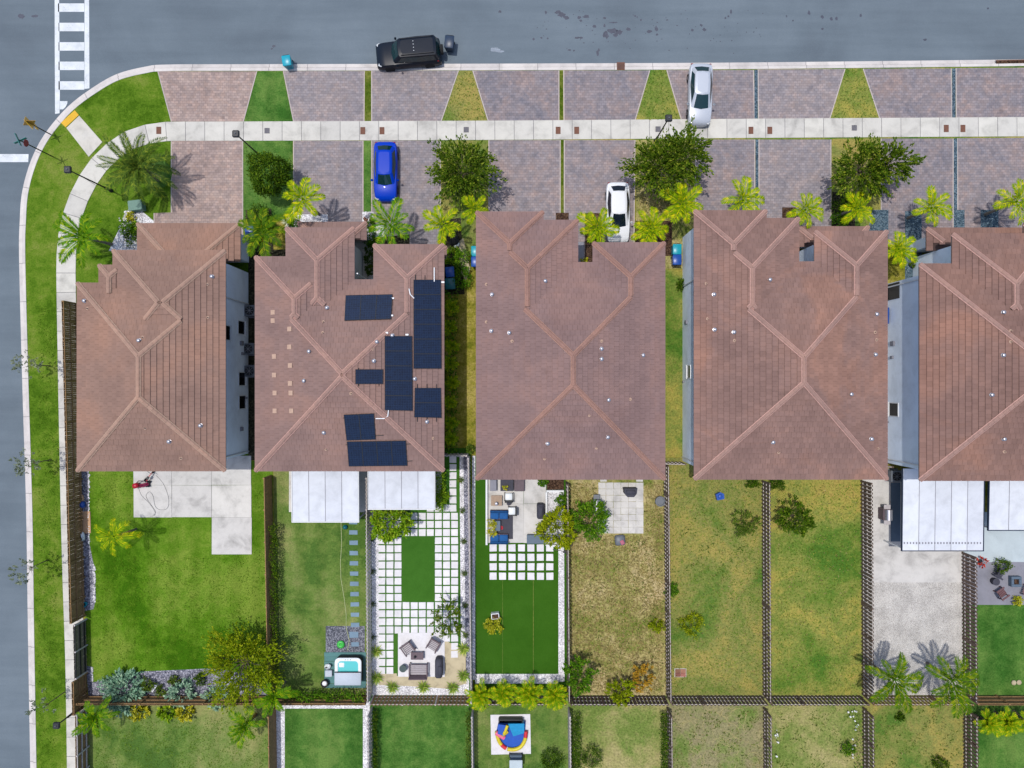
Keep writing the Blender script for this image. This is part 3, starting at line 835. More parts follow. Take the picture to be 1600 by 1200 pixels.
# ---------------------------------------------------------------- houses
PITCH = 1 / 3.0
TW, TE = 0.34, 0.37            # tile width and exposure in plan
def clip(poly, a, b, c):
    """keep the side a*x+b*y<=c of a plan polygon"""
    out = []
    n = len(poly)
    for i in range(n):
        p, q = poly[i], poly[(i + 1) % n]
        dp, dq = a * p[0] + b * p[1] - c, a * q[0] + b * q[1] - c
        if dp <= 0: out.append(p)
        if dp * dq < 0:
            t = dp / (dp - dq)
            out.append((p[0] + (q[0] - p[0]) * t, p[1] + (q[1] - p[1]) * t))
    return out
def area(p):
    return abs(sum(p[i][0] * p[(i + 1) % len(p)][1] - p[(i + 1) % len(p)][0] * p[i][1] for i in range(len(p)))) / 2

class Roof:
    def __init__(s, rects):
        s.R = []
        for r in rects:
            x0, y0, x1, y1, h = r[:5]
            a, b = G(x0, y1, h), G(x1, y0, h)
            cut = G(0, r[5], h).y if len(r) > 5 else None       # gable cut: nothing south of it
            s.R.append((a.x, a.y, b.x, b.y, h, cut))
    def rz(s, i, x, y):
        x0, y0, x1, y1, h, cut = s.R[i]
        d = min(x - x0, x1 - x, y - y0, y1 - y)
        if d < -1e-6 or (cut is not None and y < cut - 1e-6): return -1
        return h + d * PITCH
    def z(s, x, y):
        return max(s.rz(i, x, y) for i in range(len(s.R)))
    def at(s, px, py, up=0.0):
        h = 6.5
        for _ in range(12):
            g = G(px, py, h); zz = s.z(g.x, g.y)
            h = (zz if zz > 0 else 6) + up
        return G(px, py, h)
    def slopes(s, i):
        """four planes: (eave-axis direction u, inward normal n, eave origin, length, id)"""
        x0, y0, x1, y1, h, cut = s.R[i]
        return [((0, 1), (1, 0), (x0, y0), y1 - y0, ('W', round(x0, 2), h)), ((0, 1), (-1, 0), (x1, y0), y1 - y0, ('E', round(x1, 2), h)),
                ((1, 0), (0, 1), (x0, y0), x1 - x0, ('S', round(y0, 2), h)), ((1, 0), (0, -1), (x0, y1), x1 - x0, ('N', round(y1, 2), h))]
    def face_poly(s, i, k):
        x0, y0, x1, y1, h, cut = s.R[i]
        p = [(x0, y0), (x1, y0), (x1, y1), (x0, y1)]
        d = [(1, 0, -x0), (-1, 0, x1), (0, 1, -y0), (0, -1, y1)]      # distances ax+by+c to W,E,S,N sides
        for j in range(4):
            if j != k:
                p = clip(p, d[k][0] - d[j][0], d[k][1] - d[j][1], d[j][2] - d[k][2])
        if cut is not None:
            p = clip(p, 0, -1, -cut)
        return p
    def tiles(s, lower_inset=0.7):
        best = {}
        for i in range(len(s.R)):
            h, cut = s.R[i][4], s.R[i][5]
            for k, (u, n, o, L, pid) in enumerate(s.slopes(i)):
                fp = s.face_poly(i, k)
                if len(fp) < 3: continue
                vs = [(p[0] - o[0]) * n[0] + (p[1] - o[1]) * n[1] for p in fp]
                us = [p[0] * u[0] + p[1] * u[1] for p in fp]
                for r in range(int(max(vs) / TE) + 1):
                    off = 0.5 * TW * (r % 2)
                    for c in range(int(math.floor((min(us) - off) / TW)), int(math.ceil((max(us) - off) / TW)) + 1):
                        a0 = c * TW + off; v0 = r * TE - (0.06 if r == 0 else 0)
                        def P(uu, vv):
                            if u[0] == 0:
                                return (o[0] + n[0] * vv, uu)
                            return (uu, o[1] + n[1] * vv)
                        q = [P(a0 + .004, v0), P(a0 + TW - .004, v0), P(a0 + TW - .004, (r + 1) * TE), P(a0 + .004, (r + 1) * TE)]
                        full = area(q)
                        cx, cy = P(a0 + TW / 2, (r + .5) * TE)
                        x0, y0, x1, y1, hh, cc = s.R[i]
                        dd = [(1, 0, -x0), (-1, 0, x1), (0, 1, -y0), (0, -1, y1)]
                        for j in range(4):
                            if j != k:
                                q = clip(q, dd[k][0] - dd[j][0], dd[k][1] - dd[j][1], dd[j][2] - dd[k][2])
                                if len(q) < 3: break
                        if len(q) >= 3 and cut is not None:
                            q = clip(q, 0, -1, -cut)
                        if len(q) < 3: continue
                        ar = area(q)
                        if ar < 0.004: continue
                        mx, my = sum(p[0] for p in q) / len(q), sum(p[1] for p in q) / len(q)
                        # wholly under a higher roof
                        zq = [h + ((p[0] - o[0]) * n[0] + (p[1] - o[1]) * n[1]) * PITCH for p in q]
                        if all(s.z(p[0], p[1]) > z + 0.16 for p, z in zip(q, zq)): continue
                        key = (pid, r, c)
                        if key not in best or best[key][0] < ar + 1e-5:
                            best[key] = (ar, q, o, n, h, r, v0)
        m = MB()
        for key in best:
            ar, q, o, n, h, r, v0 = best[key]
            jz = rnd.uniform(0, .008)
            V = []; lowz = []
            for p in q:
                v = (p[0] - o[0]) * n[0] + (p[1] - o[1]) * n[1]
                f = min(max((v - r * TE) / TE, 0), 1)
                V.append((p[0], p[1], h + v * PITCH + 0.03 + 0.058 * (1 - f) + jz))
                lowz.append(abs(v - v0) < 1e-4)
            a = sum(V[i][0] * V[(i + 1) % len(V)][1] - V[(i + 1) % len(V)][0] * V[i][1] for i in range(len(V)))
            if a < 0: V = V[::-1]; lowz = lowz[::-1]
            nn = len(V)
            F = [tuple(range(nn))]
            low = [i for i in range(nn) if lowz[i] and lowz[(i + 1) % nn]]
            for i in low:
                j = (i + 1) % nn
                V += [(V[i][0], V[i][1], V[i][2] - .08), (V[j][0], V[j][1], V[j][2] - .08)]
                F.append((i, len(V) - 2, len(V) - 1, j))
            m.add(V, F)
        return m
    def ridges(s):
        """hip and ridge lines cut to what stands above the other roofs"""
        lines = []
        for i in range(len(s.R)):
            x0, y0, x1, y1, h, cut = s.R[i]
            w, d = x1 - x0, y1 - y0
            t = min(w, d) / 2
            if w <= d: A, B = (x0 + t, y0 + t), (x0 + t, y1 - t)
            else: A, B = (x0 + t, y0 + t), (x1 - t, y0 + t)
            if w <= d: ends = [((x0, y0), A), ((x1, y0), A), ((x0, y1), B), ((x1, y1), B), (A, B)]
            else: ends = [((x0, y0), A), ((x0, y1), A), ((x1, y0), B), ((x1, y1), B), (A, B)]
            for p, q in ends:
                p, q = Vector(p), Vector(q)
                L = (q - p).length
                if L < .25: continue
                N = max(2, int(L / .08)); run = []
                def flush():
                    if len(run) >= 5: lines.append((run[0].copy(), run[-1].copy()))
                    run.clear()
                for k in range(N + 1):
                    c = p.lerp(q, k / N)
                    zz = s.rz(i, c.x, c.y)
                    others = max([s.rz(j, c.x, c.y) for j in range(len(s.R)) if j != i] or [-1])
                    # on a crease only when no other roof is as high here
                    if zz > 0 and others < zz - 0.015: run.append(Vector((c.x, c.y, zz)))
                    else: flush()
                flush()
        return lines
    def outline(s, inset, sel):
        """boundary of the union of the plan rectangles, as axis-aligned edges with outward normals, plus cells"""
        R = []
        for i in sel:
            x0, y0, x1, y1, h, cut = s.R[i]
            if cut is not None: y0 = cut + inset
            else: y0 += inset
            R.append((x0 + inset, y0, x1 - inset, y1 - inset))
        xs = sorted({round(v, 4) for r in R for v in (r[0], r[2])}); ys = sorted({round(v, 4) for r in R for v in (r[1], r[3])})
        ins = lambda x, y: any(r[0] < x < r[2] and r[1] < y < r[3] for r in R)
        cell = [[ins((xs[i] + xs[i + 1]) / 2, (ys[j] + ys[j + 1]) / 2) for j in range(len(ys) - 1)] for i in range(len(xs) - 1)]
        E = []
        get = lambda i, j: 0 <= i < len(xs) - 1 and 0 <= j < len(ys) - 1 and cell[i][j]
        for i in range(len(xs) - 1):
            for j in range(len(ys) - 1):
                if not cell[i][j]: continue
                if not get(i - 1, j): E.append(((xs[i], ys[j + 1]), (xs[i], ys[j])))
                if not get(i + 1, j): E.append(((xs[i + 1], ys[j]), (xs[i + 1], ys[j + 1])))
                if not get(i, j - 1): E.append(((xs[i], ys[j]), (xs[i + 1], ys[j])))
                if not get(i, j + 1): E.append(((xs[i + 1], ys[j + 1]), (xs[i], ys[j + 1])))
        cells = [(xs[i], ys[j], xs[i + 1], ys[j + 1]) for i in range(len(xs) - 1) for j in range(len(ys) - 1) if cell[i][j]]
        return E, cells

def cap_line(A, B, mats, parent, name='ridge_cap'):
    d = B - A; L = d.length; t = d.normalized()
    side = Vector((-t.y, t.x, 0)).normalized(); up = side.cross(t) * -1
    if up.z < 0: up = -up
    flat = abs(t.z) < 0.05
    m = MB()
    # mortar bed strips
    drop = 0.07 if flat else 0.045
    for sgn in (-1, 1):
        a0, a1 = side * sgn * .09, side * sgn * .175
        q = [A + a0 + up * .115, A + a1 + up * (.075 - drop * .4), B + a1 + up * (.075 - drop * .4), B + a0 + up * .115]
        m.add(q if sgn > 0 else q[::-1], [(0, 1, 2, 3)], 1)
    n = max(1, int(round(L / .40)))
    pr = [(-.135, .045), (-.105, .115), (-.045, .15), (.045, .15), (.105, .115), (.135, .045)]
    for k in range(n):
        p, q = A + t * (L * k / n - .03), A + t * (L * (k + 1) / n)
        z0, z1 = (.028, 0.0)
        V = [p + side * x + up * (z + z0) for x, z in pr] + [q + side * x + up * (z + z1) for x, z in pr]
        F = [(i, i + 1, 7 + i, 6 + i) for i in range(5)] + [(5, 4, 3, 2, 1, 0)]
        if t.z < -0.01: F = [f[::-1] for f in F]
        m.add(V, F, 0)
    return m.build(name, mats, parent)

def house(name, label, rects, tile, mortar, wallmat, sel_wall=None):
    r = Roof(rects)
    x0, y0, x1, y1 = r.R[0][:4]
    T = thing(name, label, 'house')
    ups = [i for i in range(len(r.R)) if r.R[i][4] > 4]; los = [i for i in range(len(r.R)) if r.R[i][4] < 4]
    he = r.R[0][4]
    m = MB()
    E, cells = r.outline(0.6, ups)
    for p, q in E:
        m.add([(*p, 0), (*q, 0), (*q, he - .12), (*p, he - .12)], [(0, 1, 2, 3)])
    m.build('wall', wallmat, T)
    for i in los:
        m = MB(); E2, c2 = r.outline(0.45, [i])
        for p, q in E2:
            m.add([(*p, 0), (*q, 0), (*q, r.R[i][4] - .1), (*p, r.R[i][4] - .1)], [(0, 1, 2, 3)])
        m.build('garage_wall', wallmat, T)
    roof = link('roof', None, T)
    for grp in ([ups] + [[i] for i in los]):
        h = r.R[grp[0]][4]
        m = MB(); E3, c3 = r.outline(0.0, grp)
        for p, q in E3:
            m.add([(*p, h - .16), (*q, h - .16), (*q, h + .03), (*p, h + .03)], [(0, 1, 2, 3)], 1)
        for a, b, c, d in c3:
            m.add([(a, b, h - .16), (a, d, h - .16), (c, d, h - .16), (c, b, h - .16)], [(0, 1, 2, 3)], 0)
        m.build('eave', [M_soffit, M_fascia], roof)
    # underlay just below the tiles so no light passes
    m = MB()
    for i in range(len(r.R)):
        for k in range(4):
            fp = r.face_poly(i, k)
            if len(fp) < 3: continue
            a = sum(fp[j][0] * fp[(j + 1) % len(fp)][1] - fp[(j + 1) % len(fp)][0] * fp[j][1] for j in range(len(fp)))
            if a < 0: fp = fp[::-1]
            m.add([(p[0], p[1], r.rz(i, *p) - .004 - .006 * i if r.rz(i, *p) > 0 else r.R[i][4]) for p in fp], [tuple(range(len(fp)))])
    m.build('underlay', M_under, roof)
    t = r.tiles().build('roof_tiles', tile, roof); t['kind'] = 'stuff'
    for A, B in r.ridges():
        cap_line(A, B, [{M_mortarA: M_capA, M_mortarB: M_capB, M_mortarC: M_capC}[mortar], mortar], roof)
    return T, r

def roof_bits(T, r, vents, pipes):
    for px, py in vents:
        g = r.at(px, py, .12)
        zz = r.z(g.x, g.y)
        m = MB()
        an = rnd.uniform(0, 6.28)
        m.lathe([(.20, -.06), (.20, .035), (.12, .05), (.11, .16), (.17, .17), (.165, .23), (.10, .27), (.02, .28)], (0, 0, 0), 12)
        o = m.build('roof_vent', M_silver, T, 30); o.scale = (.72, .72, .8); o.location = (g.x, g.y, zz + .05)
    for px, py in pipes:
        g = r.at(px, py, .12); zz = r.z(g.x, g.y)
        m = MB(); m.lathe([(.14, -.06), (.14, .03), (.055, .06), (.055, .26), (.035, .26), (.035, .2)], (0, 0, 0), 10)
        o = m.build('vent_pipe', MATS['pale tile'], T, 30); o.scale = (.8, .8, .8); o.location = (g.x, g.y, zz + .05)

def window(T, wx, y, z, wy, hz, nx, frame=M_trim):
    """window on an east or west wall at plane wx facing nx"""
    W = link('window', None, T)
    m = MB()
    for s_ in (-1, 1):
        m.box((wx + nx * .02, y + s_ * (wy / 2 + .03), z), (.08, .06, hz + .12))
        m.box((wx + nx * .021, y, z + s_ * (hz / 2 + .03)), (.081, wy, .06))
    m.build('frame', frame, W)
    MB().box((wx + nx * .012, y, z), (.03, wy, hz)).build('pane', M_glass, W)
    MB().box((wx + nx * .05, y, z - hz / 2 - .08), (.14, wy + .16, .05)).build('sill', frame, W)

# corner house
T1, R1 = house('house', 'narrow brown roofed corner house with bare right wall beside the side street', [
    (122, 443, 352, 735, 5.9), (178, 392, 352, 560, 5.9), (156, 415, 192, 480, 5.9), (216, 350, 375, 520, 3.0, 409)], M_tileA, M_mortarA, M_wall)
wx = R1.R[0][2] - .6
def wall_win(T, R, side, px, py, w_, h_, **k):
    i = 0
    wxx = R.R[0][2] - .6 if side > 0 else R.R[0][0] + .6
    zz = H_CAM * (1 - abs(wxx) * 20 / abs(px - 800))
    y = (600 - py) / 20 * (1 - zz / H_CAM)
    window(T, wxx, y, zz, w_, h_, side, **k)
wall_win(T1, R1, 1, 376.5, 512, .95, 1.25)
wall_win(T1, R1, 1, 377.5, 592, .95, 1.25)
wall_win(T1, R1, 1, 378, 628.5, .95, 1.25)
wall_win(T1, R1, 1, 354.5, 520, 1.0, 1.0)
roof_bits(T1, R1, [(331, 432), (132, 470), (217, 532), (313, 665), (264, 690)], [(323, 444), (136, 482), (324, 496), (222, 527), (226, 669), (282, 716)])

T2, R2 = house('house', 'twin house carrying solar panels on a mauve tiled roof', [
    (400, 438, 693, 735, 5.9), (400, 402, 534, 560, 5.9), (448, 357, 553, 520, 5.9), (585, 383, 693, 560, 5.9), (467, 348, 572, 500, 3.0, 376), (594, 386, 697, 500, 3.0, 404)], M_tileB, M_mortarB, M_wallg)
roof_bits(T2, R2, [(511, 481), (483, 549), (475, 595), (589, 534), (584, 564), (648, 592), (506, 676), (667, 659), (613, 524)], [(505, 503), (504, 520), (582, 545), (548, 615), (509, 702), (676, 685)])
for px, py in [(426, 488), (426, 501), (452, 514), (452, 542), (428, 557), (453, 571), (428, 586), (453, 599), (429, 614), (454, 614), (429, 642), (455, 642)]:
    g = R2.at(px, py, .1)
    m = MB(); k = PITCH * .17
    m.add([(g.x - .16, g.y - .16, g.z - k), (g.x + .16, g.y - .16, g.z + k), (g.x + .16, g.y + .16, g.z + k), (g.x - .16, g.y + .16, g.z - k)], [(0, 1, 2, 3)])
    m.build('pale_tile', M_palet, T2)
T3, R3 = house('house', 'central twin house with an unbroken rose tiled roof and terracotta ridges', [
    (745, 411, 1038, 748, 5.9), (745, 345, 902, 560, 5.9), (745, 332, 848, 500, 5.9), (927, 380, 1038, 560, 5.9)], M_tileC, M_mortarC, M_wall)
roof_bits(T3, R3, [(852, 439), (769, 460), (768, 517), (796, 520), (940, 545), (940, 561), (951, 625), (856, 693), (950, 683), (1005, 555)], [(760, 444), (760, 503), (940, 533), (800, 533), (921, 649), (932, 700), (851, 717), (985, 624)])
T4, R4 = house('house', 'twin house with pale left wall and pink lined ridges beside the last house', [
    (1085, 410, 1385, 748, 5.9), (1085, 342, 1247, 560, 5.9), (1085, 330, 1196, 500, 5.9), (1273, 362, 1385, 560, 5.9), (1247, 355, 1356, 500, 3.0, 386)], M_tileD, M_mortarB, M_wall)
wall_win(T4, R4, -1, 1077, 581, .9, .9)
roof_bits(T4, R4, [(1116, 460), (1117, 515), (1147, 519), (1203, 437), (1370, 491), (1368, 554), (1330, 616), (1208, 691), (1362, 686)], [(1104, 443), (1106, 498), (1148, 532), (1368, 519), (1370, 531), (1217, 707), (1372, 701)])
T5, R5 = house('house', 'right edge house with rust brown tiles and long blue grey left wall', [
    (1437, 413, 1737, 750, 5.9), (1488, 366, 1650, 560, 5.9), (1600, 350, 1737, 560, 5.9), (1448, 357, 1640, 500, 3.0, 392)], M_tileE, M_mortarB, M_wall)
wall_win(T5, R5, -1, 1397, 640, .95, 1.2)
wall_win(T5, R5, -1, 1396.5, 455, 1.1, 1.5, frame=M_dark)
roof_bits(T5, R5, [(1568, 488), (1568, 555), (1550, 617), (1569, 686)], [(1580, 517), (1580, 534), (1570, 706)])

# garage doors, entry steps seen in the front recesses

# solar panels on the second house
def panel_quad(R, quad, nx, ny, T):
    """a field of nx by ny panels between four photo corners (top left, top right, bottom right, bottom left)"""
    P = [R.at(x, y, .16) for x, y in quad]
    # lift onto one plane
    a, b, c, d = P
    up = ((b - a).cross(d - a)).normalized()
    if up.z < 0: up = -up
    for i in range(nx):
        for j in range(ny):
            def pt(u, v):
                return (a.lerp(b, u)).lerp(d.lerp(c, u), v)
            e = .012
            q = [pt((i + e) / nx, (j + e) / ny), pt((i + 1 - e) / nx, (j + e) / ny), pt((i + 1 - e) / nx, (j + 1 - e) / ny), pt((i + e) / nx, (j + 1 - e) / ny)]
            o = (q[0] + q[2]) / 2
            ux = (q[1] - q[0]).normalized(); uy = up.cross(ux).normalized()
            M = Matrix((ux, uy, up)).transposed()
            loc = [M.transposed() @ (p - o) for p in q]
            m = MB(); V = [(p.x, p.y, -.035) for p in loc] + [(p.x, p.y, 0.0) for p in loc]
            m.add(V, [(4, 7, 6, 5)] + [(k, (k + 1) % 4, 4 + (k + 1) % 4, 4 + k) for k in range(4)])
            po = m.build('solar_panel', M_solar, T)
            po.matrix_world = Matrix.Translation(o) @ M.to_4x4()
            fm = MB()
            for k in range(4):
                A, B = loc[k], loc[(k + 1) % 4]
                mid = (A + B) / 2; dd = (B - A)
                fm.box((mid.x, mid.y, -.012), (dd.length + .02, .025, .05), math.atan2(dd.y, dd.x))
            fr = fm.build('frame', M_dark, po)
def rails(R, T, segs):
    for a, b in segs:
        p, q = R.at(*a, .12), R.at(*b, .12)
        MB().tube([p, q], .025, 5).build('mounting_rail', M_dark, T)
panel_quad(R2, [(540, 461), (613, 459), (611, 499), (538, 501)], 3, 1, T2)
panel_quad(R2, [(646, 437), (689, 437), (690, 576), (646, 576)], 1, 6, T2)
panel_quad(R2, [(601, 525), (644, 525), (645, 642), (601, 641)], 1, 5, T2)
panel_quad(R2, [(555, 577), (598.5, 577), (598.5, 600), (555, 600)], 1, 1, T2)
panel_quad(R2, [(648, 606), (689, 606), (690, 653), (647, 652)], 1, 2, T2)
panel_quad(R2, [(537, 648), (584, 646), (587, 687), (541.5, 688.5)], 2, 1, T2)
panel_quad(R2, [(542, 690), (634, 688.5), (636.5, 728), (545, 729)], 4, 1, T2)
rails(R2, T2, [((649, 429), (649, 440)), ((664, 430), (664, 440)), ((678, 432), (678, 440)), ((652, 650), (652, 659)), ((667, 650), (667, 659)), ((682, 650), (682, 659)), ((652, 600), (652, 608)), ((667, 600), (667, 608)), ((682, 600), (682, 608)),
               ((585, 681), (599, 680)), ((634, 694), (641, 693.5)), ((634, 721), (644, 720)), ((536, 653), (540, 653)), ((540, 695), (545, 695)), ((560, 575), (560, 579)), ((560, 599), (560, 603)), ((592, 599), (592, 603))])
for pts in ([(678.5, 418), (678.5, 440)], [(587, 654), (600, 654), (606, 650), (607, 641)], [(639, 451), (641, 460), (647, 466)]):
    MB().tube([R2.at(x, y, .16) for x, y in pts], .036, 6).build('conduit', M_white, T2)
for px, py in [(613.5, 466), (612, 493), (604, 520), (636, 523), (692, 441)]:
    g = R2.at(px, py, .14)
    MB().box((g.x, g.y, g.z), (.22, .12, .1), bev=.02).build('junction_box', M_white, T2)

# downspouts on two corners of the solar house notch
for T, R, px, py in [(T2, R2, 558, 427), (T2, R2, 586, 427)]:
    g = G(px, py, 5.8)
    MB().tube([(g.x, g.y, 5.75), (g.x, g.y, .1)], .05, 6).build('downspout', M_white, T)

# garage doors facing the street
def garage(T, R, i, x0, x1):
    rx0, ry0, rx1, ry1, h, cut = R.R[i]
    yw = ry1 - (.6 if h > 4 else .45)
    a, b = x0, x1
    D = link('garage_door', None, T)
    for k in range(4):
        MB().box(((a + b) / 2, yw + .03, .3 + .55 * k), (b - a, .05, .53)).build('panel', M_trim, D)
garage(T1, R1, 3, R1.R[3][0] + 1.0, R1.R[3][2] - 1.0)
garage(T2, R2, 4, R2.R[4][0] + .8, R2.R[4][2] - .8)
garage(T2, R2, 5, R2.R[5][0] + .8, R2.R[5][2] - .8)
garage(T3, R3, 2, R3.R[2][0] + 1.0, R3.R[2][2] - 1.0)
garage(T3, R3, 3, R3.R[3][0] + 1.0, R3.R[3][2] - 1.0)
garage(T4, R4, 2, R4.R[2][0] + 1.0, R4.R[2][2] - 1.0)
garage(T4, R4, 4, R4.R[4][0] + 1.0, R4.R[4][2] - 1.0)
garage(T5, R5, 3, R5.R[3][0] + 1.0, R5.R[3][0] + 5.5)
# back doors and windows on the garden side
def back_opening(T, R, fx, z, w_, h_, name='window'):
    x0, y0, x1, y1 = R.R[0][:4]
    x, y = x0 + (x1 - x0) * fx, y0 + .6
    W = link(name, None, T)
    m = MB()
    for s_ in (-1, 1):
        m.box((x + s_ * (w_ / 2 + .03), y - .02, z), (.06, .08, h_ + .12)); m.box((x, y - .021, z + s_ * (h_ / 2 + .03)), (w_, .081, .06))
    m.box((x, y - .03, z), (.05, .05, h_)); m.build('frame', M_trim, W)
    MB().box((x, y - .012, z), (w_, .03, h_)).build('pane', M_glass, W)
for T, R in ((T1, R1), (T2, R2), (T3, R3), (T4, R4), (T5, R5)):
    for fx in ((.3, .72) if T is T1 else (.17, .38, .62, .83)):
        back_opening(T, R, fx, 4.3, 1.2, 1.3)
    for fx in ((.5,) if T is T1 else (.25, .75)):
        back_opening(T, R, fx, 1.12, 2.4, 2.1, 'sliding_door')

# meters, pipes and taps on the side walls
for T, R, side, items in ((T1, R1, 1, [(.30, 1.5, .35, .5), (.36, 1.3, .22, .35), (.62, .6, .15, .2), (.80, 1.5, .3, .4)]), (T4, R4, -1, [(.25, 1.4, .3, .45), (.55, .6, .15, .2)]), (T5, R5, -1, [(.35, 1.4, .35, .5), (.42, 1.3, .22, .35), (.75, .7, .15, .2)])):
    x0, y0, x1, y1 = R.R[0][:4]
    wxx = (x1 - .6) if side > 0 else (x0 + .6)
    for fy, z, w_, hh in items:
        MB().box((wxx + side * .07, y1 - (y1 - y0) * fy, z), (.14, w_, hh), bev=.02).build('meter_box', M_cgrey, T)
    for fy in (.06, .94):
        MB().tube([(wxx + side * .06, y1 - (y1 - y0) * fy, .1), (wxx + side * .06, y1 - (y1 - y0) * fy, 5.7)], .05, 6).build('downspout', M_trim, T)
# ---------------------------------------------------------------- fences
def fence(name, label, p0, p1, h, mats, style='shadow', group='timber fences', post_gap=2.4, rail_side=1):
    """timber fence between two photo ground points; shadow = boards alternate on both sides of three rails"""
    A, B = G(*p0), G(*p1)
    d = B - A; L = d.length; an = math.atan2(d.y, d.x)
    T = thing(name, label, 'fence', (A.x, A.y, 0), an, group)
    mp, mr, mo = mats
    n = max(1, round(L / post_gap))
    pm = MB().box((0, 0, h / 2 - .02), (.10, .10, h - .04)).mesh('post', mo)
    for k in range(n + 1):
        o = link('post', pm, T); o.location = (min(max(L * k / n, .05), L - .05), 0 if style == 'shadow' else -.07 * rail_side, 0)
    for z in ((.3, h * .53, h - .16) if style != 'bars' else (.25, h - .25)):
        y = 0 if style == 'shadow' else -.06 * rail_side
        MB().box((L / 2, y, z), (L, .045 if style == 'shadow' else .05, .09)).build('rail', mr, T)
    m = MB()
    w_, gap = .14, (.15 if style == 'shadow' else .008)
    if style == 'bars': w_, gap = .03, .09
    x, k = w_ / 2, 0
    while x < L - .02:
        y = 0.0
        if style == 'shadow': y = .045 if k % 2 else -.045
        hh = h - .02 + rnd.uniform(-.025, .01)
        a = rnd.uniform(-.012, .012)
        m.box((x, y, hh / 2 + .02), (w_, .02, hh), rot=Matrix.Rotation(a, 3, 'Y'))
        x += w_ * (1.0 if style != 'shadow' else 1.04) + (gap if style != 'shadow' else 0); k += 1
    o = m.build('pickets', mp, T); o['kind'] = 'stuff'
    return T
DK, BR, GR = (M_woodd, M_woodl, M_woodd), (M_wood, M_wood, M_wood), (M_woodg, M_woodl, M_woodg)
fence('fence', 'brown board fence along the side street beside the corner house', (121, 474), (133, 962), 1.95, BR, 'board', None, 1.5, -1)
fence('fence', 'lower weathered grey fence section below the long brown side fence', (134, 966), (136, 1049), 1.6, (plain('grey brown board', S(138, 126, 110), .9, 0, .2, 5), M_dark, M_woodg), 'board', None, 2.0, -1)
fence('fence', 'short brown board fence at the lower left bed corner', (135.5, 1050), (136.5, 1101), 1.9, BR, 'board', None, 1.2, -1)
fence('fence', 'brown board fence at the lower left edge of the lower lawn', (137, 1103), (139, 1290), 1.6, (M_wood, M_woodg, M_woodg), 'board', None, 1.5, -1)
V = [('brown board fence between corner yard and hot tub yard', (425, 742), (431, 1084), BR, 'board'), ('brown board fence below the palm clump between lower lawns', (431.5, 1104), (434, 1290), BR, 'board'),
     ('grey fence between hot tub yard and paver grid', (579, 742), (581, 1084), GR, 'shadow'), ('grey fence between lower green lawn and hedged lawn', (581.5, 1104), (583, 1290), GR, 'shadow'),
     ('grey fence between paver grid and artificial turf', (733.5, 712), (738, 1084), GR, 'shadow'), ('pale fence left of the inflatable slide', (739, 1104), (741, 1290), GR, 'shadow'),
     ('dark fence between artificial turf and straw yard', (884.5, 752), (887, 1084), DK, 'shadow'), ('pale fence right of the inflatable slide', (888, 1104), (890, 1290), GR, 'shadow'),
     ('dark fence right of the tiled grill patio', (1037, 724), (1041, 1084), DK, 'shadow'), ('dark fence left of the withered lower lawn', (1042, 1104), (1044, 1290), DK, 'shadow'),
     ('dark fence between blue toy yard and dark tree yard', (1190.5, 750), (1192, 1084), DK, 'shadow'), ('dark fence right of the withered lower lawn', (1192.5, 1104), (1194, 1290), DK, 'shadow'),
     ('dark fence left of the concrete yard', (1345, 750), (1347, 1084), DK, 'shadow'), ('dark fence left of the lower lawn under twin palms', (1347.5, 1104), (1349, 1290), DK, 'shadow'),
     ('dark fence right of the crushed stone yard', (1503, 862), (1504.5, 1084), (M_woodd, M_woodg, M_woodd), 'shadow'), ('dark fence right of the lower lawn under twin palms', (1505, 1104), (1506, 1290), DK, 'shadow')]
for lb, a, b, mt, st in V:
    fence('fence', lb, a, b, 1.75, mt, st, 'timber fences between yards')
HZ = [(138, 427, BR, 'board', 'silver shrub bed'), (433, 577, BR, 'board', 'hot tub hedge'), (583, 734, (M_wood, M_woodl, M_woodg), 'shadow', 'rosette plant border'), (740, 883, DK, 'shadow', 'row of yellow palms'), (889, 1038, DK, 'shadow', 'straw yard'),
      (1043, 1189, DK, 'shadow', 'blue toy yard'), (1194, 1343, DK, 'shadow', 'dark tree yard'), (1349, 1501, (M_wood, M_woodl, M_wood), 'shadow', 'crushed stone yard'), (1507, 1700, BR, 'board', 'dense green lawn at the right edge')]
for x0, x1, mt, st, nm in HZ:
    fence('fence', 'timber fence along the foot of the ' + nm, (x0, 1087), (x1, 1087), 1.65, mt, st, 'timber fences behind the yards', 2.4, -1)
for a, b, lb in [((694, 709), (732, 709), 'short grey gate fence between second and third buildings'), ((1016, 721), (1064, 722), 'short dark gate fence between third and fourth buildings'), ((1325, 724), (1378, 726), 'short gate fence between last two buildings')]:
    fence('gate_fence', lb, a, b, 1.75, GR if '732' in str(b) else DK, 'shadow', 'gate fences between buildings')

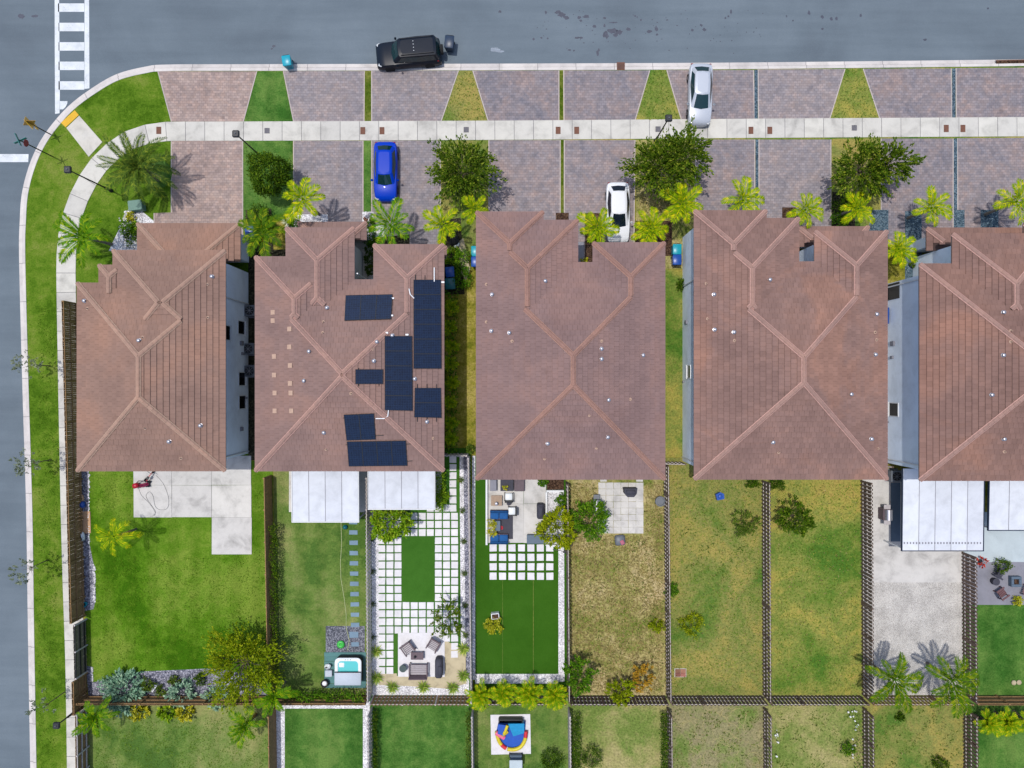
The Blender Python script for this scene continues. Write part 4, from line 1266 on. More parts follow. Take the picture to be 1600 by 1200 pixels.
# ---------------------------------------------------------------- patio covers
def cover(label, x0, y0, x1, y1, h, n, back_h=None, edge=M_trim, posts=((0, 1), (1, 1)), slope=.12):
    a, b = G(x0, y1, h), G(x1, y0, h)
    T = thing('patio_cover', label, 'patio cover', (a.x, a.y, 0), 0, 'white patio covers')
    W, D = b.x - a.x, b.y - a.y
    for k in range(n):
        m = MB(); x = W * k / n
        m.add([(x + .012, 0, h), (x + W / n - .012, 0, h), (x + W / n - .012, D, h + slope), (x + .012, D, h + slope), (x + .012, 0, h - .07), (x + W / n - .012, 0, h - .07), (x + W / n - .012, D, h + slope - .07), (x + .012, D, h + slope - .07)],
              [(0, 1, 2, 3), (7, 6, 5, 4), (0, 4, 5, 1), (1, 5, 6, 2), (2, 6, 7, 3), (3, 7, 4, 0)])
        m.build('roof_panel', M_metalroof, T)
        if k:
            s_ = MB(); s_.add([(x - .02, .02, h + .002), (x + .02, .02, h + .002), (x + .02, D, h + slope + .002), (x - .02, D, h + slope + .002)], [(0, 1, 2, 3)]); s_.add([(x - .011, .02, h - .05), (x + .011, .02, h - .05), (x + .011, D, h + slope - .05), (x - .011, D, h + slope - .05)], [(0, 1, 2, 3)])
            s2 = MB().box((x, D / 2, h + slope / 2 + .01), (.035, D - .04, .012), rot=Matrix.Rotation(math.atan2(slope, D), 3, 'X')); s2.build('seam', M_cgrey, T)
    MB().box((W / 2, -.035, h - .05), (W + .12, .06, .16)).build('gutter', edge, T)
    for s_ in (-1, 1):
        x = -.03 if s_ < 0 else W + .03
        MB().box((x, D / 2, h + slope / 2 - .05), (.05, D, .16), rot=Matrix.Rotation(math.atan2(slope, D), 3, 'X')).build('side_beam', edge, T)
    for u, v in posts:
        MB().box((.08 + (W - .16) * u, .15 + (D - .3) * (1 - v), (h - .1) / 2), (.09, .09, h - .1)).build('post', M_trim, T)
    return T, a, W, D
cover('large white four panel patio cover behind the solar house', 457, 722, 560, 815, 2.75, 4)
cover('short white four panel patio cover with dirty front edge beside the lime bush', 576, 722, 679, 795, 2.75, 4)
tc, a_, W_, D_ = cover('large white five panel patio cover over the concrete yard', 1410, 732, 1536, 860, 2.8, 5, edge=M_navy)
cover('white patio cover cut by the right picture edge', 1545, 742, 1668, 828, 2.8, 4, edge=M_navy)
m = MB()
for k in range(26):
    m.box((W_ * (k + .6) / 26.5, .55, 2.8 + .12 * .55 / D_ + .012), (.09, .14, .02))
sk = m.build('screw_cap', M_cgrey, tc); sk['kind'] = 'stuff'

# ---------------------------------------------------------------- plants
def rot_to(d):
    return Vector(d).to_track_quat('Z', 'Y').to_matrix()
def leaf_quads(P, D, N, ln, wd):
    """diamond leaves: base points P, directions D, normals N (arrays), lengths, widths"""
    S_ = np.cross(D, N); S_ /= np.linalg.norm(S_, axis=1, keepdims=True) + 1e-9
    ln = np.asarray(ln).reshape(-1, 1); wd = np.asarray(wd).reshape(-1, 1)
    droop = N * ln * -.12
    V = np.stack([P, P + D * ln * .45 + S_ * wd * .5, P + D * ln + droop, P + D * ln * .45 - S_ * wd * .5], 1)
    return V.reshape(-1, 3)
def unit(a):
    return a / (np.linalg.norm(a, axis=1, keepdims=True) + 1e-9)

def crown(rx, ry, rz, clumps, per, leaf, mat, spiky=0.0, shell=.55, flat=0.3, seed=1, up=.5, name='crown', notch=0):
    r = np.random.default_rng(seed)
    th = r.uniform(0, 2 * np.pi, clumps); cz = r.uniform(-.55, 1, clumps)
    rad = r.uniform(shell, 1.0, clumps) ** .6
    # uneven outline: radius depends on bearing
    lob = 1 + .16 * np.sin(3 * th + r.uniform(0, 6)) + .10 * np.sin(7 * th + r.uniform(0, 6)) + r.normal(0, .06, clumps)
    s_ = np.sqrt(np.maximum(1 - cz ** 2, 0))
    dirs = np.stack([s_ * np.cos(th), s_ * np.sin(th), cz], 1)
    cc = dirs * rad[:, None] * lob[:, None] * np.array([rx, ry, rz])
    base = np.repeat(cc, per, 0); dd = np.repeat(dirs, per, 0)
    cr = .20 * min(rx, ry)
    off = r.normal(0, 1, (len(base), 3)) * cr * .55
    if spiky:
        t = r.uniform(-.3, 1, (len(base), 1))
        off = off * .45 + dd * t * cr * spiky
    P = base + off
    D = unit(dd * (.5 + spiky * .6) + r.normal(0, .55, P.shape) + np.array([0, 0, up * .3]))
    N = unit(r.normal(0, .5, P.shape) + np.array([0, 0, 1.0]) + dd * .4)
    ln = leaf * r.uniform(.5, 1.4, len(P)); wd = ln * r.uniform(.38, .6, len(P))
    return quads_mesh(name, leaf_quads(P, D, N, ln, wd), mat)

def trunk_mesh(h, r0, limbs, spread, seed, mat=None, r1=.5):
    r = random.Random(seed); m = MB()
    top = Vector((r.uniform(-.1, .1), r.uniform(-.1, .1), h))
    m.tube([(0, 0, 0), (top.x * .4, top.y * .4, h * .5), top], [r0, r0 * .8, r0 * r1], 8)
    for k in range(limbs):
        a = 2 * math.pi * (k + r.uniform(-.3, .3)) / max(limbs, 1)
        e = top + Vector((math.cos(a) * spread * r.uniform(.6, .95), math.sin(a) * spread * r.uniform(.6, .95), spread * r.uniform(.3, .9)))
        mid = top.lerp(e, .5) + Vector((0, 0, spread * .12))
        m.tube([top - Vector((0, 0, .1)), mid, e], [r0 * .5, r0 * .3, r0 * .1], 5)
    return m.mesh('trunk', mat or M_plantwood)

def tree(name, label, cat, px, py, hc, rx, ry, rz, mat, clumps=140, per=16, leaf=.2, spiky=0., shell=.5, seed=1, limbs=6, r0=.09, group=None, up=.5, trunk_h=None):
    """crown centre seen at px,py at height hc; radii in metres"""
    g = G(px, py, hc)
    T = thing(name, label, cat, (g.x, g.y, 0), 0, group)
    th = trunk_h if trunk_h is not None else max(.15, hc - rz * .55)
    link('trunk', trunk_mesh(th, r0, limbs, min(rx, ry) * .8, seed), T)
    o = link('crown', crown(rx, ry, rz, int(clumps * 1.35), int(per * 1.3), leaf * 1.05, mat, spiky, shell, seed=seed, up=up), T)
    o.location = (0, 0, hc)
    return T

def shrub(label, px, py, r, h, mat, leaf=.14, dens=1.0, seed=1, group=None, spiky=.0, name='shrub', ry=None):
    g = G(px, py, h * .6)
    T = thing(name, label, 'shrub', (g.x, g.y, 0), 0, group)
    m = MB()
    rr = random.Random(seed)
    for k in range(4):
        a = rr.uniform(0, 6.28); m.tube([(0, 0, 0), (math.cos(a) * r * .3, math.sin(a) * r * .3, h * .6)], [.02, .008], 4)
    m.build('stem', M_plantwood, T)
    cl = int(52 * dens * max(.4, r / .6))
    o = link('foliage', crown(r, ry or r, h * .5, cl, 14, leaf, mat, spiky, .35, seed=seed, name='foliage'), T)
    o.location = (0, 0, h * .52)
    return T

def frond_mesh(L, arch, nl, lw, ll, mat, seed, twist=0.3, droop=1.0, vee=.35):
    """palm frond along +X from the origin: curved rachis with two rows of leaflets"""
    r = np.random.default_rng(seed)
    Q = []
    t = np.linspace(0, 1, 9)
    X = L * (t - .12 * t ** 3); Z = arch * L * (np.sin(np.minimum(t * 1.5, 1.57)) * .55 - droop * .75 * t ** 2.2)
    Y = L * .06 * r.normal() * t ** 2
    ctr = np.stack([X, Y, Z], 1)
    w_ = .035 * (1 - t) + .008
    for i in range(8):
        a, b = ctr[i], ctr[i + 1]
        Q += [a + (0, -w_[i], .012), b + (0, -w_[i + 1], .012), b + (0, w_[i + 1], .012), a + (0, w_[i], .012)]
    for k in range(nl):
        u = .10 + .9 * (k + .5) / nl
        c = np.array([np.interp(u, t, ctr[:, j]) for j in range(3)])
        tg = np.array([np.interp(min(u + .03, 1), t, ctr[:, j]) - np.interp(u - .03, t, ctr[:, j]) for j in range(3)]); tg /= np.linalg.norm(tg)
        prof = math.sin(math.pi * min(.12 + u * .83, 1)) ** .6 * (1 if u < .85 else .8)
        for s_ in (-1, 1):
            ln = ll * prof * r.uniform(.85, 1.12)
            sd = np.array([0, s_, 0.0]) - tg * tg[1] * s_
            d = sd * .86 + tg * (.42 + .5 * u) + np.array([0, 0, vee + r.normal() * twist * .4]); d /= np.linalg.norm(d)
            tip = c + d * ln + np.array([0, 0, -ln * .28 * droop])
            mid = c + d * ln * .5
            ww = lw * r.uniform(.8, 1.2)
            Q += [c, mid + tg * ww * .5, tip, mid - tg * ww * .5]
    return quads_mesh('frond', np.array(Q), mat)
FR = {}
def fronds(kind):
    if kind in FR: return FR[kind]
    cfg = {'short': (1.75, .42, 26, .080, .50, L_palm, .28, .9), 'green': (1.9, .42, 26, .080, .52, L_palmd, .28, .9), 'coco': (2.6, .45, 34, .10, .62, L_coco, .3, 1.0),
           'date': (3.1, .5, 48, .060, .44, L_palmg, .5, 1.25), 'areca': (1.35, .75, 20, .07, .40, L_areca, .25, .9), 'sparse': (1.9, .45, 22, .06, .42, L_palm, .3, 1.0), 'queen': (2.3, .5, 32, .095, .5, L_palmd, .35, 1.25)}[kind]
    L, arch, nl, lw, ll, mt, vee, dr = cfg
    FR[kind] = [frond_mesh(L, arch, nl, lw, ll, mt, 50 + k, droop=dr, vee=vee) for k in range(4)]
    return FR[kind]
def palm(label, px, py, h, kind, n, scale=1.0, seed=1, group=None, elev=(.0, .55), stems=1, crownshaft=True, a0=0.0, cat='palm', name='palm_tree', lean=.2, r0=.10):
    g = G(px, py, h)
    r = random.Random(seed)
    lx, ly = r.uniform(-lean, lean), r.uniform(-lean, lean)
    T = thing(name, label, cat, (g.x - lx, g.y - ly, 0), 0, group)
    m = MB()
    m.tube([(0, 0, 0), (lx * .3, ly * .3, h * .4), (lx * .8, ly * .8, h * .85), (lx, ly, h)], [r0 * 1.3, r0, r0 * .85, r0 * .7], 8)
    m.build('trunk', M_palmbark, T)
    if crownshaft:
        MB().lathe([(r0 * .9, -.45), (r0 * 1.0, -.3), (r0 * .7, 0), (r0 * .3, .15)], (lx, ly, h), 8).build('crownshaft', MATS['hedge leaf'], T)
    F = fronds(kind)
    for k in range(n):
        o = link('frond', F[r.randrange(4)], T)
        a = a0 + 2 * math.pi * (k + r.uniform(-.25, .25)) / n
        e = elev[0] + (elev[1] - elev[0]) * ((k * .618) % 1.0)
        o.rotation_euler = (r.uniform(-.25, .25), -e, a)
        o.location = (lx, ly, h - .05)
        s_ = scale * r.uniform(.80, 1.14)
        o.scale = (s_, s_ * r.uniform(.8, 1.15), s_)
    if kind in ('short', 'green', 'coco', 'sparse') and r.random() < .75:
        if 'dead' not in FR:
            FR['dead'] = frond_mesh(1.5, .5, 16, .06, .36, L_orange, 99, droop=1.6, vee=.1)
        o = link('dead_frond', FR['dead'], T); o.location = (lx, ly, h - .2); o.rotation_euler = (r.uniform(-.4, .4), .45, r.uniform(0, 6.28)); o.scale = (scale * .8,) * 3
    return T
def rosette(label, px, py, r_, mat, n=26, seed=1, group=None, name='rosette_plant'):
    g = G(px, py, .2); rr = np.random.default_rng(seed)
    T = thing(name, label, 'plant', (g.x, g.y, 0), 0, group)
    a = np.arange(n) * 2.399 ; e = np.linspace(.15, 1.25, n)
    D = np.stack([np.cos(a) * np.cos(e), np.sin(a) * np.cos(e), np.sin(e)], 1)
    N = np.stack([-np.cos(a) * np.sin(e), -np.sin(a) * np.sin(e), np.cos(e)], 1)
    P = D * .04 + np.array([0, 0, .05])
    ln = r_ * rr.uniform(.85, 1.1, n); 
    link('blades', quads_mesh('blades', leaf_quads(P, D, N, ln, ln * .15), mat), T)['kind'] = 'stuff'
    MB().lathe([(.07, 0), (.06, .06), (.02, .1)], (0, 0, 0), 7).build('stem', M_plantwood, T)
    return T
def hedge(label, x0, y0, x1, y1, h, mat, leaf=.13, dens=60, seed=1, group=None):
    a, b = G(x0, y1), G(x1, y0)
    W, D = b.x - a.x, b.y - a.y
    T = thing('hedge', label, 'hedge', ((a.x + b.x) / 2, (a.y + b.y) / 2, 0), 0, group)
    r = np.random.default_rng(seed)
    n = int(dens * (W * D + (W + D) * h * .8))
    u = r.uniform(-.5, .5, (n, 3)) * np.array([W, D, 0])
    bulge = 1 + .22 * np.sin(u[:, 0] * 3.1 + u[:, 1] * 2.7 + r.uniform(0, 6)) + .1 * np.sin(u[:, 0] * 9 + u[:, 1] * 8)
    z = h * bulge * r.uniform(.25, 1, n) ** .5
    P = np.stack([u[:, 0] * (1 + .0 * z), u[:, 1], z], 1) + r.normal(0, .05, (n, 3))
    D_ = unit(r.normal(0, .7, P.shape) + np.array([0, 0, .3])); N = unit(r.normal(0, .5, P.shape) + np.array([0, 0, 1]))
    ln = leaf * r.uniform(.7, 1.3, n)
    link('foliage', quads_mesh('foliage', leaf_quads(P, D_, N, ln, ln * .5), mat), T)['kind'] = 'stuff'
    m = MB(); k = 0
    L_ = max(W, D)
    while k * .6 < L_:
        t = -L_ / 2 + k * .6 + .2
        x, y = (t, 0) if W > D else (0, t)
        if abs(t) < L_ / 2: m.tube([(x, y, 0), (x + .05, y, h * .6)], [.025, .01], 4)
        k += 1
    m.build('stems', M_plantwood, T)['kind'] = 'stuff'
    return T
# ---------------------------------------------------------------- planting
palm('date palm with long grey green arching fronds on the corner lawn', 217, 262, 2.7, 'date', 30, 1.0, 3, elev=(-.35, 1.0), crownshaft=False, r0=.2)
palm('dark feathery palm overhanging the curved sidewalk', 131, 371, 3.4, 'queen', 9, 1.05, 4, elev=(.0, .5))
palm('tall yellow green palm leaning over the paver drive beside the round tree', 473, 311, 4.4, 'short', 8, 1.15, 5, elev=(-.1, .45), lean=.1)
palm('large palm between corner house and solar house roofs', 411, 362, 4.0, 'coco', 9, .92, 6, elev=(-.1, .5))
palm('broad deep green palm below the blue car', 610, 352, 3.4, 'green', 9, 1.12, 7, elev=(-.1, .5))
GP = 'yellow green palms along the house fronts'
for px, py, h, n, s_, sd, lb in [(693, 351, 3.4, 7, 1.0, 8, 'yellow green palm at the front corner of the solar house'), (742, 326, 3.3, 7, .72, 9, 'small yellow palm touching the top corner of the central roof'),
                                 (934, 356, 3.2, 9, 1.0, 10, 'yellow green palm left of the white car'), (1017, 357, 3.3, 9, 1.02, 11, 'yellow green palm right of the white car'), (1067, 319, 3.5, 9, 1.12, 12, 'yellow green palm below the large double tree'),
                                 (1161, 313, 3.5, 8, 1.0, 13, 'yellow palm above the top edge of the fourth roof'), (1258, 328, 3.2, 9, .92, 14, 'yellow palm above the notch of the fourth roof'), (1341, 326, 3.2, 8, .92, 15, 'yellow palm below the leaning tree'),
                                 (1455, 325, 3.2, 9, 1.05, 16, 'yellow palm at the end of the last gravel strip'), (1588, 315, 3.4, 9, 1.05, 17, 'yellow palm at the right picture edge'), (1404, 389, 3.3, 9, .95, 18, 'yellow palm between the last two roofs')]:
    palm(lb, px, py, h, 'short', n, s_, sd, GP, elev=(-.1, .55))
palm('thin yellow palm on the lawn below the corner house', 178, 838, 3.2, 'sparse', 8, 1.0, 19, elev=(-.25, .4), r0=.07)
palm('twin coconut palm standing on the crushed stone, first from the left', 1398, 1062, 3.4, 'coco', 11, 1.0, 20, 'twin palms', elev=(-.15, .7))
palm('twin coconut palm standing on the crushed stone, nearest the right fence', 1488, 1063, 3.4, 'coco', 11, 1.0, 21, 'twin palms', elev=(-.15, .7))
for k, (px, py, lb) in enumerate([(751, 1084, 'leftmost clumping yellow palm below the artificial turf'), (786, 1080, 'second clumping yellow palm below the artificial turf'), (827, 1081, 'third clumping yellow palm below the artificial turf'), (866, 1084, 'rightmost clumping yellow palm below the artificial turf')]):
    palm(lb, px, py, 1.3, 'areca', 22, .98, 30 + k, 'row of clumping yellow palms', elev=(.1, 1.35), crownshaft=False, r0=.12)
palm('green feathery palm where two brown fences cross', 428, 1086, 2.6, 'queen', 12, .78, 35, elev=(.0, 1.0), crownshaft=False)
palm('broad leaved palm at the foot of the olive tree', 384, 1132, 2.0, 'green', 12, .85, 36, elev=(.0, 1.0), crownshaft=False)
palm('bushy palm in the lower left bed corner', 150, 1118, 2.4, 'queen', 13, .80, 37, elev=(.0, 1.0), crownshaft=False)
for k, px in enumerate((1540, 1570, 1602)):
    palm('dense palm clump below the right brown fence, ' + ('nearest the dark fence', 'middle one', 'at the picture edge')[k], px, 1126, 1.2, 'areca', 20, .95, 40 + k, 'palm clumps at the lower right', elev=(.2, 1.3), crownshaft=False, r0=.1)

tree('round_tree', 'round clipped dark green tree on the green front lawn', 'tree', 420, 271, 2.5, 1.35, 1.35, 1.25, L_dark, 300, 16, .15, 0, .75, 2, 6, .09)
tree('street_tree', 'bushy street tree with leafy spikes above the solar house drive', 'tree', 724, 268, 3.3, 2.15, 1.8, 1.3, L_tree, 165, 22, .20, 2.3, .15, 3, 12, .11, 'trees in the front lawns')
tree('street_tree', 'large double crowned street tree below the silver car', 'tree', 1030, 260, 3.3, 1.9, 1.75, 1.3, L_tree, 150, 22, .20, 2.3, .15, 4, 11, .11, 'trees in the front lawns')
tree('street_tree', 'leafy upper stem leaning over the sidewalk beside the double tree', 'tree', 1071, 240, 3.9, 1.45, 1.6, 1.2, L_tree, 100, 22, .20, 2.5, .15, 5, 9, .09, 'trees in the front lawns')
tree('street_tree', 'spiky street tree leaning right near the right end', 'tree', 1348, 266, 3.5, 1.8, 1.55, 1.2, L_tree, 125, 22, .20, 2.3, .15, 6, 10, .11, 'trees in the front lawns')
tree('street_tree', 'outer leafy branch stem of the right hand street tree over pavers', 'tree', 1392, 255, 3.9, 1.7, 1.15, .9, L_tree, 84, 22, .20, 2.5, .1, 7, 9, .08, 'trees in the front lawns')
for k, (px, py, bx_, by_) in enumerate([(38, 570, 0, 0), (40, 725, 0, 0), (35, 890, 0, 0), (62, 1108, 0, 0)]):
    lb = ['thin grey verge tree nearest the start of the side fence', 'thin grey verge tree beside the middle of the side fence', 'thin grey verge tree above the grey bar fence', 'thin bare verge tree by the lower lamp post'][k]
    tree('verge_tree', lb, 'tree', px, py, 2.9, .85, .9, 1.0, L_sparse, (26, 34, 26, 14)[k], 9, .15, .8, .2, 60 + k, 7, .04, 'thin trees in the side verge', trunk_h=2.0)
tree('olive_tree', 'big olive yellow tree at the lower right of the corner yard', 'tree', 378, 1040, 2.6, 2.3, 2.4, 1.7, L_olive, 200, 22, .18, 1.9, .2, 8, 12, .12)
tree('lime_bush', 'round lime green bush below the short patio cover', 'tree', 610, 816, 1.5, 1.5, 1.25, 1.0, L_lime, 170, 16, .19, .5, .5, 9, 6, .06)
tree('olive_bush', 'yellow green bush overhanging the white planters', 'tree', 870, 826, 1.7, 1.3, 1.35, 1.0, L_olive, 130, 16, .17, .8, .4, 10, 6, .05)
tree('green_bush', 'bright green bush at the corner of the tiled patio', 'tree', 921, 811, 1.4, 1.35, 1.25, .9, L_hedge, 120, 16, .17, 1.0, .35, 11, 6, .05)
tree('small_tree', 'small feathery tree standing among the white pavers', 'tree', 699, 968, 1.9, 1.1, 1.3, .9, L_tree, 70, 14, .15, 1.0, .2, 12, 6, .05)
tree('small_tree', 'dark irregular tree in the patchy green yard', 'tree', 1243, 808, 2.0, 1.2, 1.25, .9, L_dark, 70, 18, .18, .9, .25, 13, 7, .06)
tree('small_tree', 'scrubby dark bush in the blue toy yard', 'tree', 1164, 817, .9, 1.0, .9, .6, L_weed, 46, 14, .15, .8, .2, 14, 5, .03)
tree('small_tree', 'bright green bush at the lower left of the straw yard', 'tree', 905, 1054, 1.6, 1.0, 1.25, .9, L_hedge, 90, 16, .17, .9, .3, 15, 6, .05)
tree('small_tree', 'yellow green bush on the fence below the straw yard', 'tree', 970, 1080, 1.3, .9, .85, .7, L_olive, 70, 14, .17, .9, .3, 16, 6, .05)
tree('small_tree', 'rusty orange bush above the fence of the straw yard', 'tree', 1005, 1058, 1.0, .8, 1.1, .6, L_orange, 56, 12, .15, .8, .2, 17, 6, .04)
shrub('round yellow bush on the artificial turf', 771, 977, .66, .8, L_yellow, .12, 1.4, 18)
shrub('yellow green shrub against the dark fence of the straw yard', 1027, 977, .55, .8, L_olive, .13, 1.2, 19)
shrub('olive shrub with bare centre in the blue toy yard', 1081, 977, .85, .9, L_olive, .14, .9, 20, ry=.95)
shrub('large silver green shrub in the gravel bed', 191, 1081, 1.35, 1.0, L_silver, .26, 1.7, 21, 'silver shrubs', 1.6)
shrub('middle silver green shrub in the gravel bed', 283, 1085, .85, .9, L_silver, .2, 1.5, 22, 'silver shrubs', 1.4)
shrub('small silver green shrub beside the olive tree', 338, 1090, .75, .8, L_silver, .2, 1.4, 23, 'silver shrubs', 1.4)
for k, (px, py, mt, lb) in enumerate([(216, 1112, L_yellow, 'orange yellow leafy plant at the foot of the gravel bed'), (261, 1113, L_lime, 'pale yellow spiky plant left of a pair below the bed'), (289, 1113, L_yellow, 'pale yellow spiky plant right of a pair below the bed')]):
    shrub(lb, px, py, .55, .6, mt, .22, 1.0, 70 + k, 'yellow plants below the bed', 1.2)
for k, (px, py, r_, mt, lb) in enumerate([(230, 1070, .5, L_weed, 'low reddish green shrub right of the large silver shrub'), (251, 1080, .4, L_weed, 'low dark shrub beside the white box in gravel'), (271, 1063, .35, L_weed, 'small round shrub at the top of the gravel bed'), (311, 1063, .42, L_dark, 'small dark shrub left of the olive tree'),
                                          (204, 338, .35, L_yellow, 'yellow rosette shrub in the white stone bed'), (211, 353, .3, L_lime, 'small lime shrub beside the corner house eave'), (196, 357, .55, L_hedge, 'dark leafy shrub in the white stone bed'), (207, 371, .6, L_dark, 'dark round shrub at the corner house wall'),
                                          (404, 338, .9, L_dark, 'dark green bush behind the green ball'), (414, 352, .8, L_hedge, 'leafy bush between corner house and solar house'), (461, 350, .5, L_hedge, 'grassy bush below the tall palm'), (578, 352, .38, L_dark, 'dark tuft at the end of the grass strip'),
                                          (578, 372, .6, L_hedge, 'bush at the recess entry'), (579, 389, .45, L_dark, 'clipped ball shrub nearest the drive in the recess'), (579, 405, .45, L_dark, 'middle clipped ball shrub in the recess'), (579, 421, .42, L_dark, 'innermost clipped ball shrub in the recess'),
                                          (1320, 322, .9, L_dark, 'dark shrub mass left of the short yellow palm'), (1315, 345, .7, L_hedge, 'green shrub against the fourth house front'), (1066, 444, .42, L_dark, 'dark round shrub at the fourth house left wall'), (912, 410, .3, L_yellow, 'small yellow shrub in the central recess'),
                                          (705, 400, .7, L_lime, 'light green bush at the solar house corner'), (722, 405, .9, L_hedge, 'green climbing bush beside the dark blue bin'), (720, 435, .8, L_hedge, 'green bush beside the teal bin'), (1428, 412, .3, L_weed, 'small plant at the last house entry'),
                                          (847, 752, .4, L_hedge, 'potted shrub at the central house back eave'), (1570, 757, .4, L_dark, 'shrub hidden beside the right patio cover'),                                          (1568, 884, .55, L_weed, 'dark shrub at the edge of the fire pit paving'), (1590, 939, .34, L_yellow, 'small round yellow bush beside the fire pit lawn'),                                          (1212, 755, .6, L_dark, 'dark bush in the corner of the patchy green yard'),                                          (1175, 754, .5, L_dark, 'dark bush under the fourth house back eave'), (735, 702, .35, L_weed, 'greyish weed at the gate between buildings'), (688, 778, .6, L_lime, 'yellow green hedge plant beside the short patio cover'),
                                          (1325, 1170, .5, L_hedge, 'small bush at the foot of the lower straw lawn'), (1050, 922, .5, L_hedge, 'weedy bush against the grill yard fence'), (880, 782, .55, L_hedge, 'green planter shrub right of the sofa patio'), (862, 1190, .9, L_dark, 'dark shrub at the bottom below the inflatable slide'),
                                          (925, 1185, .8, L_weed, 'dark shrub at the bottom of the lower straw lawn'), (1470, 1195, .55, L_dark, 'dark plant at the bottom below the twin palms'), (1407, 1120, .3, L_dark, 'small dark weed below the twin palms')]):
    if lb == 'x': continue
    shrub(lb, px, py, r_, r_ * 1.5, mt, .13, 1.1, 100 + k)
hedge('tall hedge strip of leafy shrubs beside the solar house wall', 697, 460, 716, 705, 1.7, L_hedge, .2, 34, 5)
hedge('yellow green hedge strip beside the short patio cover', 682, 735, 697, 795, 1.3, L_lime, .13, 150, 6)
hedge('clipped hedge along the brown fence of the hot tub yard', 430, 815, 440, 1060, 1.3, L_dark, .12, 150, 7)
hedge('leafy hedge below the hot tub', 452, 1073, 573, 1089, 1.2, L_hedge, .15, 150, 8)
hedge('dark hedge on the left of the lower hedged lawn', 585, 1104, 592, 1290, 1.0, L_dark, .13, 150, 9)
hedge('red brown edged hedge left of the lower pale fence', 729, 1104, 737, 1290, .9, L_weed, .13, 150, 10)
hedge('dark hedge right of the inflatable slide fence', 893, 1108, 905, 1290, 1.1, L_dark, .14, 150, 11)
hedge('dark hedge on the right of the lower straw lawn', 1030, 1108, 1040, 1290, 1.0, L_dark, .14, 150, 12)
hedge('weedy green strip along the lower lawn with white flowers', 1333, 1108, 1344, 1290, .5, L_hedge, .14, 40, 13)
for k, (px, py) in enumerate([(705, 480), (703, 512), (705, 540), (703, 568), (706, 598), (703, 628), (705, 660), (704, 684)]):
    lb = ['nearest the bins', 'second from the bins', 'third from the bins', 'fourth from the bins', 'fourth from the gate', 'third from the gate', 'second from the gate', 'nearest the gate'][k]
    palm('spiky green fan shrub beside the solar house, ' + lb, px, py, 1.5, 'areca', 14, .55, 80 + k, 'fan shrubs beside the solar house', elev=(.2, 1.2), crownshaft=False, r0=.06, cat='shrub', name='fan_shrub')
RS = 'rosette plants round the seating corner'
for k, (px, py, lb) in enumerate([(613, 1074, 'pale green rosette plant, first along the bottom fence'), (661, 1074, 'pale green rosette plant, middle of the bottom fence'), (707, 1075, 'pale green rosette plant, last along the bottom fence'), (588, 1018, 'green rosette plant on the left gravel strip level with the seats'),
                                  (588, 1059, 'green rosette plant in the lower left gravel corner'), (724, 1014, 'green rosette plant on the right gravel strip level with the seats'), (724, 1056, 'green rosette plant in the lower right gravel corner')]):
    rosette(lb, px, py, .62, L_agave, 34, 5 + k, RS)
for k, (px, py) in enumerate([(582, 842), (582, 893), (582, 944), (582, 996), (720, 750), (722, 798), (724, 846), (725, 896), (726, 946), (727, 993)]):
    side = 'left' if k < 4 else 'right'; j = (k if k < 4 else k - 4)
    rosette(f'small dark tuft on the {side} gravel strip, ' + ['topmost', 'second from the top', 'third from the top', 'fourth from the top', 'fifth from the top', 'lowest'][j], px, py, .35, L_weed, 22, 20 + k, 'small tufts on the gravel strips')
rosette('white striped spiky plant below the tall yellow palm', 449, 346, .6, leafmat('variegated blade', S(120, 150, 90), S(226, 230, 210)), 30, 77)

# grass and weeds: uncountable tufts
def tufts(name, label, polys, n, mat, size, seed, cl=0.0, skip=()):
    r = np.random.default_rng(seed)
    P = []
    def arr(q): return q if isinstance(q[0], tuple) else rect(*q)
    polys = [arr(q) for q in polys]
    tot = sum(area(q) for q in polys)
    for q in polys:
        xs, ys = [p[0] for p in q], [p[1] for p in q]
        bb = (max(xs) - min(xs)) * (max(ys) - min(ys))
        k = int(n * bb / tot)
        x = r.uniform(min(xs), max(xs), k); y = r.uniform(min(ys), max(ys), k)
        ins = np.zeros(k, bool)
        for i in range(len(q)):
            (xa, ya), (xb, yb) = q[i], q[i - 1]
            if ya != yb:
                ins ^= ((ya > y) != (yb > y)) & (x < (xb - xa) * (y - ya) / (yb - ya) + xa)
        for x0, y0, x1, y1 in skip:
            ins &= ~((x > x0) & (x < x1) & (y > y0) & (y < y1))
        if cl:
            f = np.sin(x * .11 + seed) * np.sin(y * .09 + seed * 2) + .6 * np.sin(x * .23 + y * .19) + r.normal(0, .5, k)
            ins &= f > cl
        x, y = x[ins], y[ins]
        P.append(np.stack([(x - 800) / 20, (600 - y) / 20, np.full(len(x), .01)], 1))
    P = np.concatenate(P)
    D = unit(r.normal(0, 1, P.shape) * np.array([1, 1, .2]) + np.array([0, 0, .55]))
    N = unit(r.normal(0, .4, P.shape) + np.array([0, 0, 1]))
    ln = size * r.uniform(.6, 1.5, len(P))
    o = link(name, quads_mesh(name, leaf_quads(P, D, N, ln, ln * r.uniform(.2, .4, len(P))), mat))
    o['kind'] = 'stuff'; o['label'] = label
    return o
SKIP = [(931, 735, 1009, 837)]
W1, W2, W3 = [(718, 112), (737, 112), (760, 188), (692, 188)], [(1017, 111), (1040, 111), (1062, 187), (995, 187)], [(1322, 109), (1347, 109), (1372, 185), (1299, 185)]
YARDS = [(890, 755, 1036, 1083)]
tufts('grass', 'straw coloured grass tufts of the dry yards', YARDS + [(1000, 300, 1080, 345)], 14000, L_straw, .18, 1, skip=SKIP)
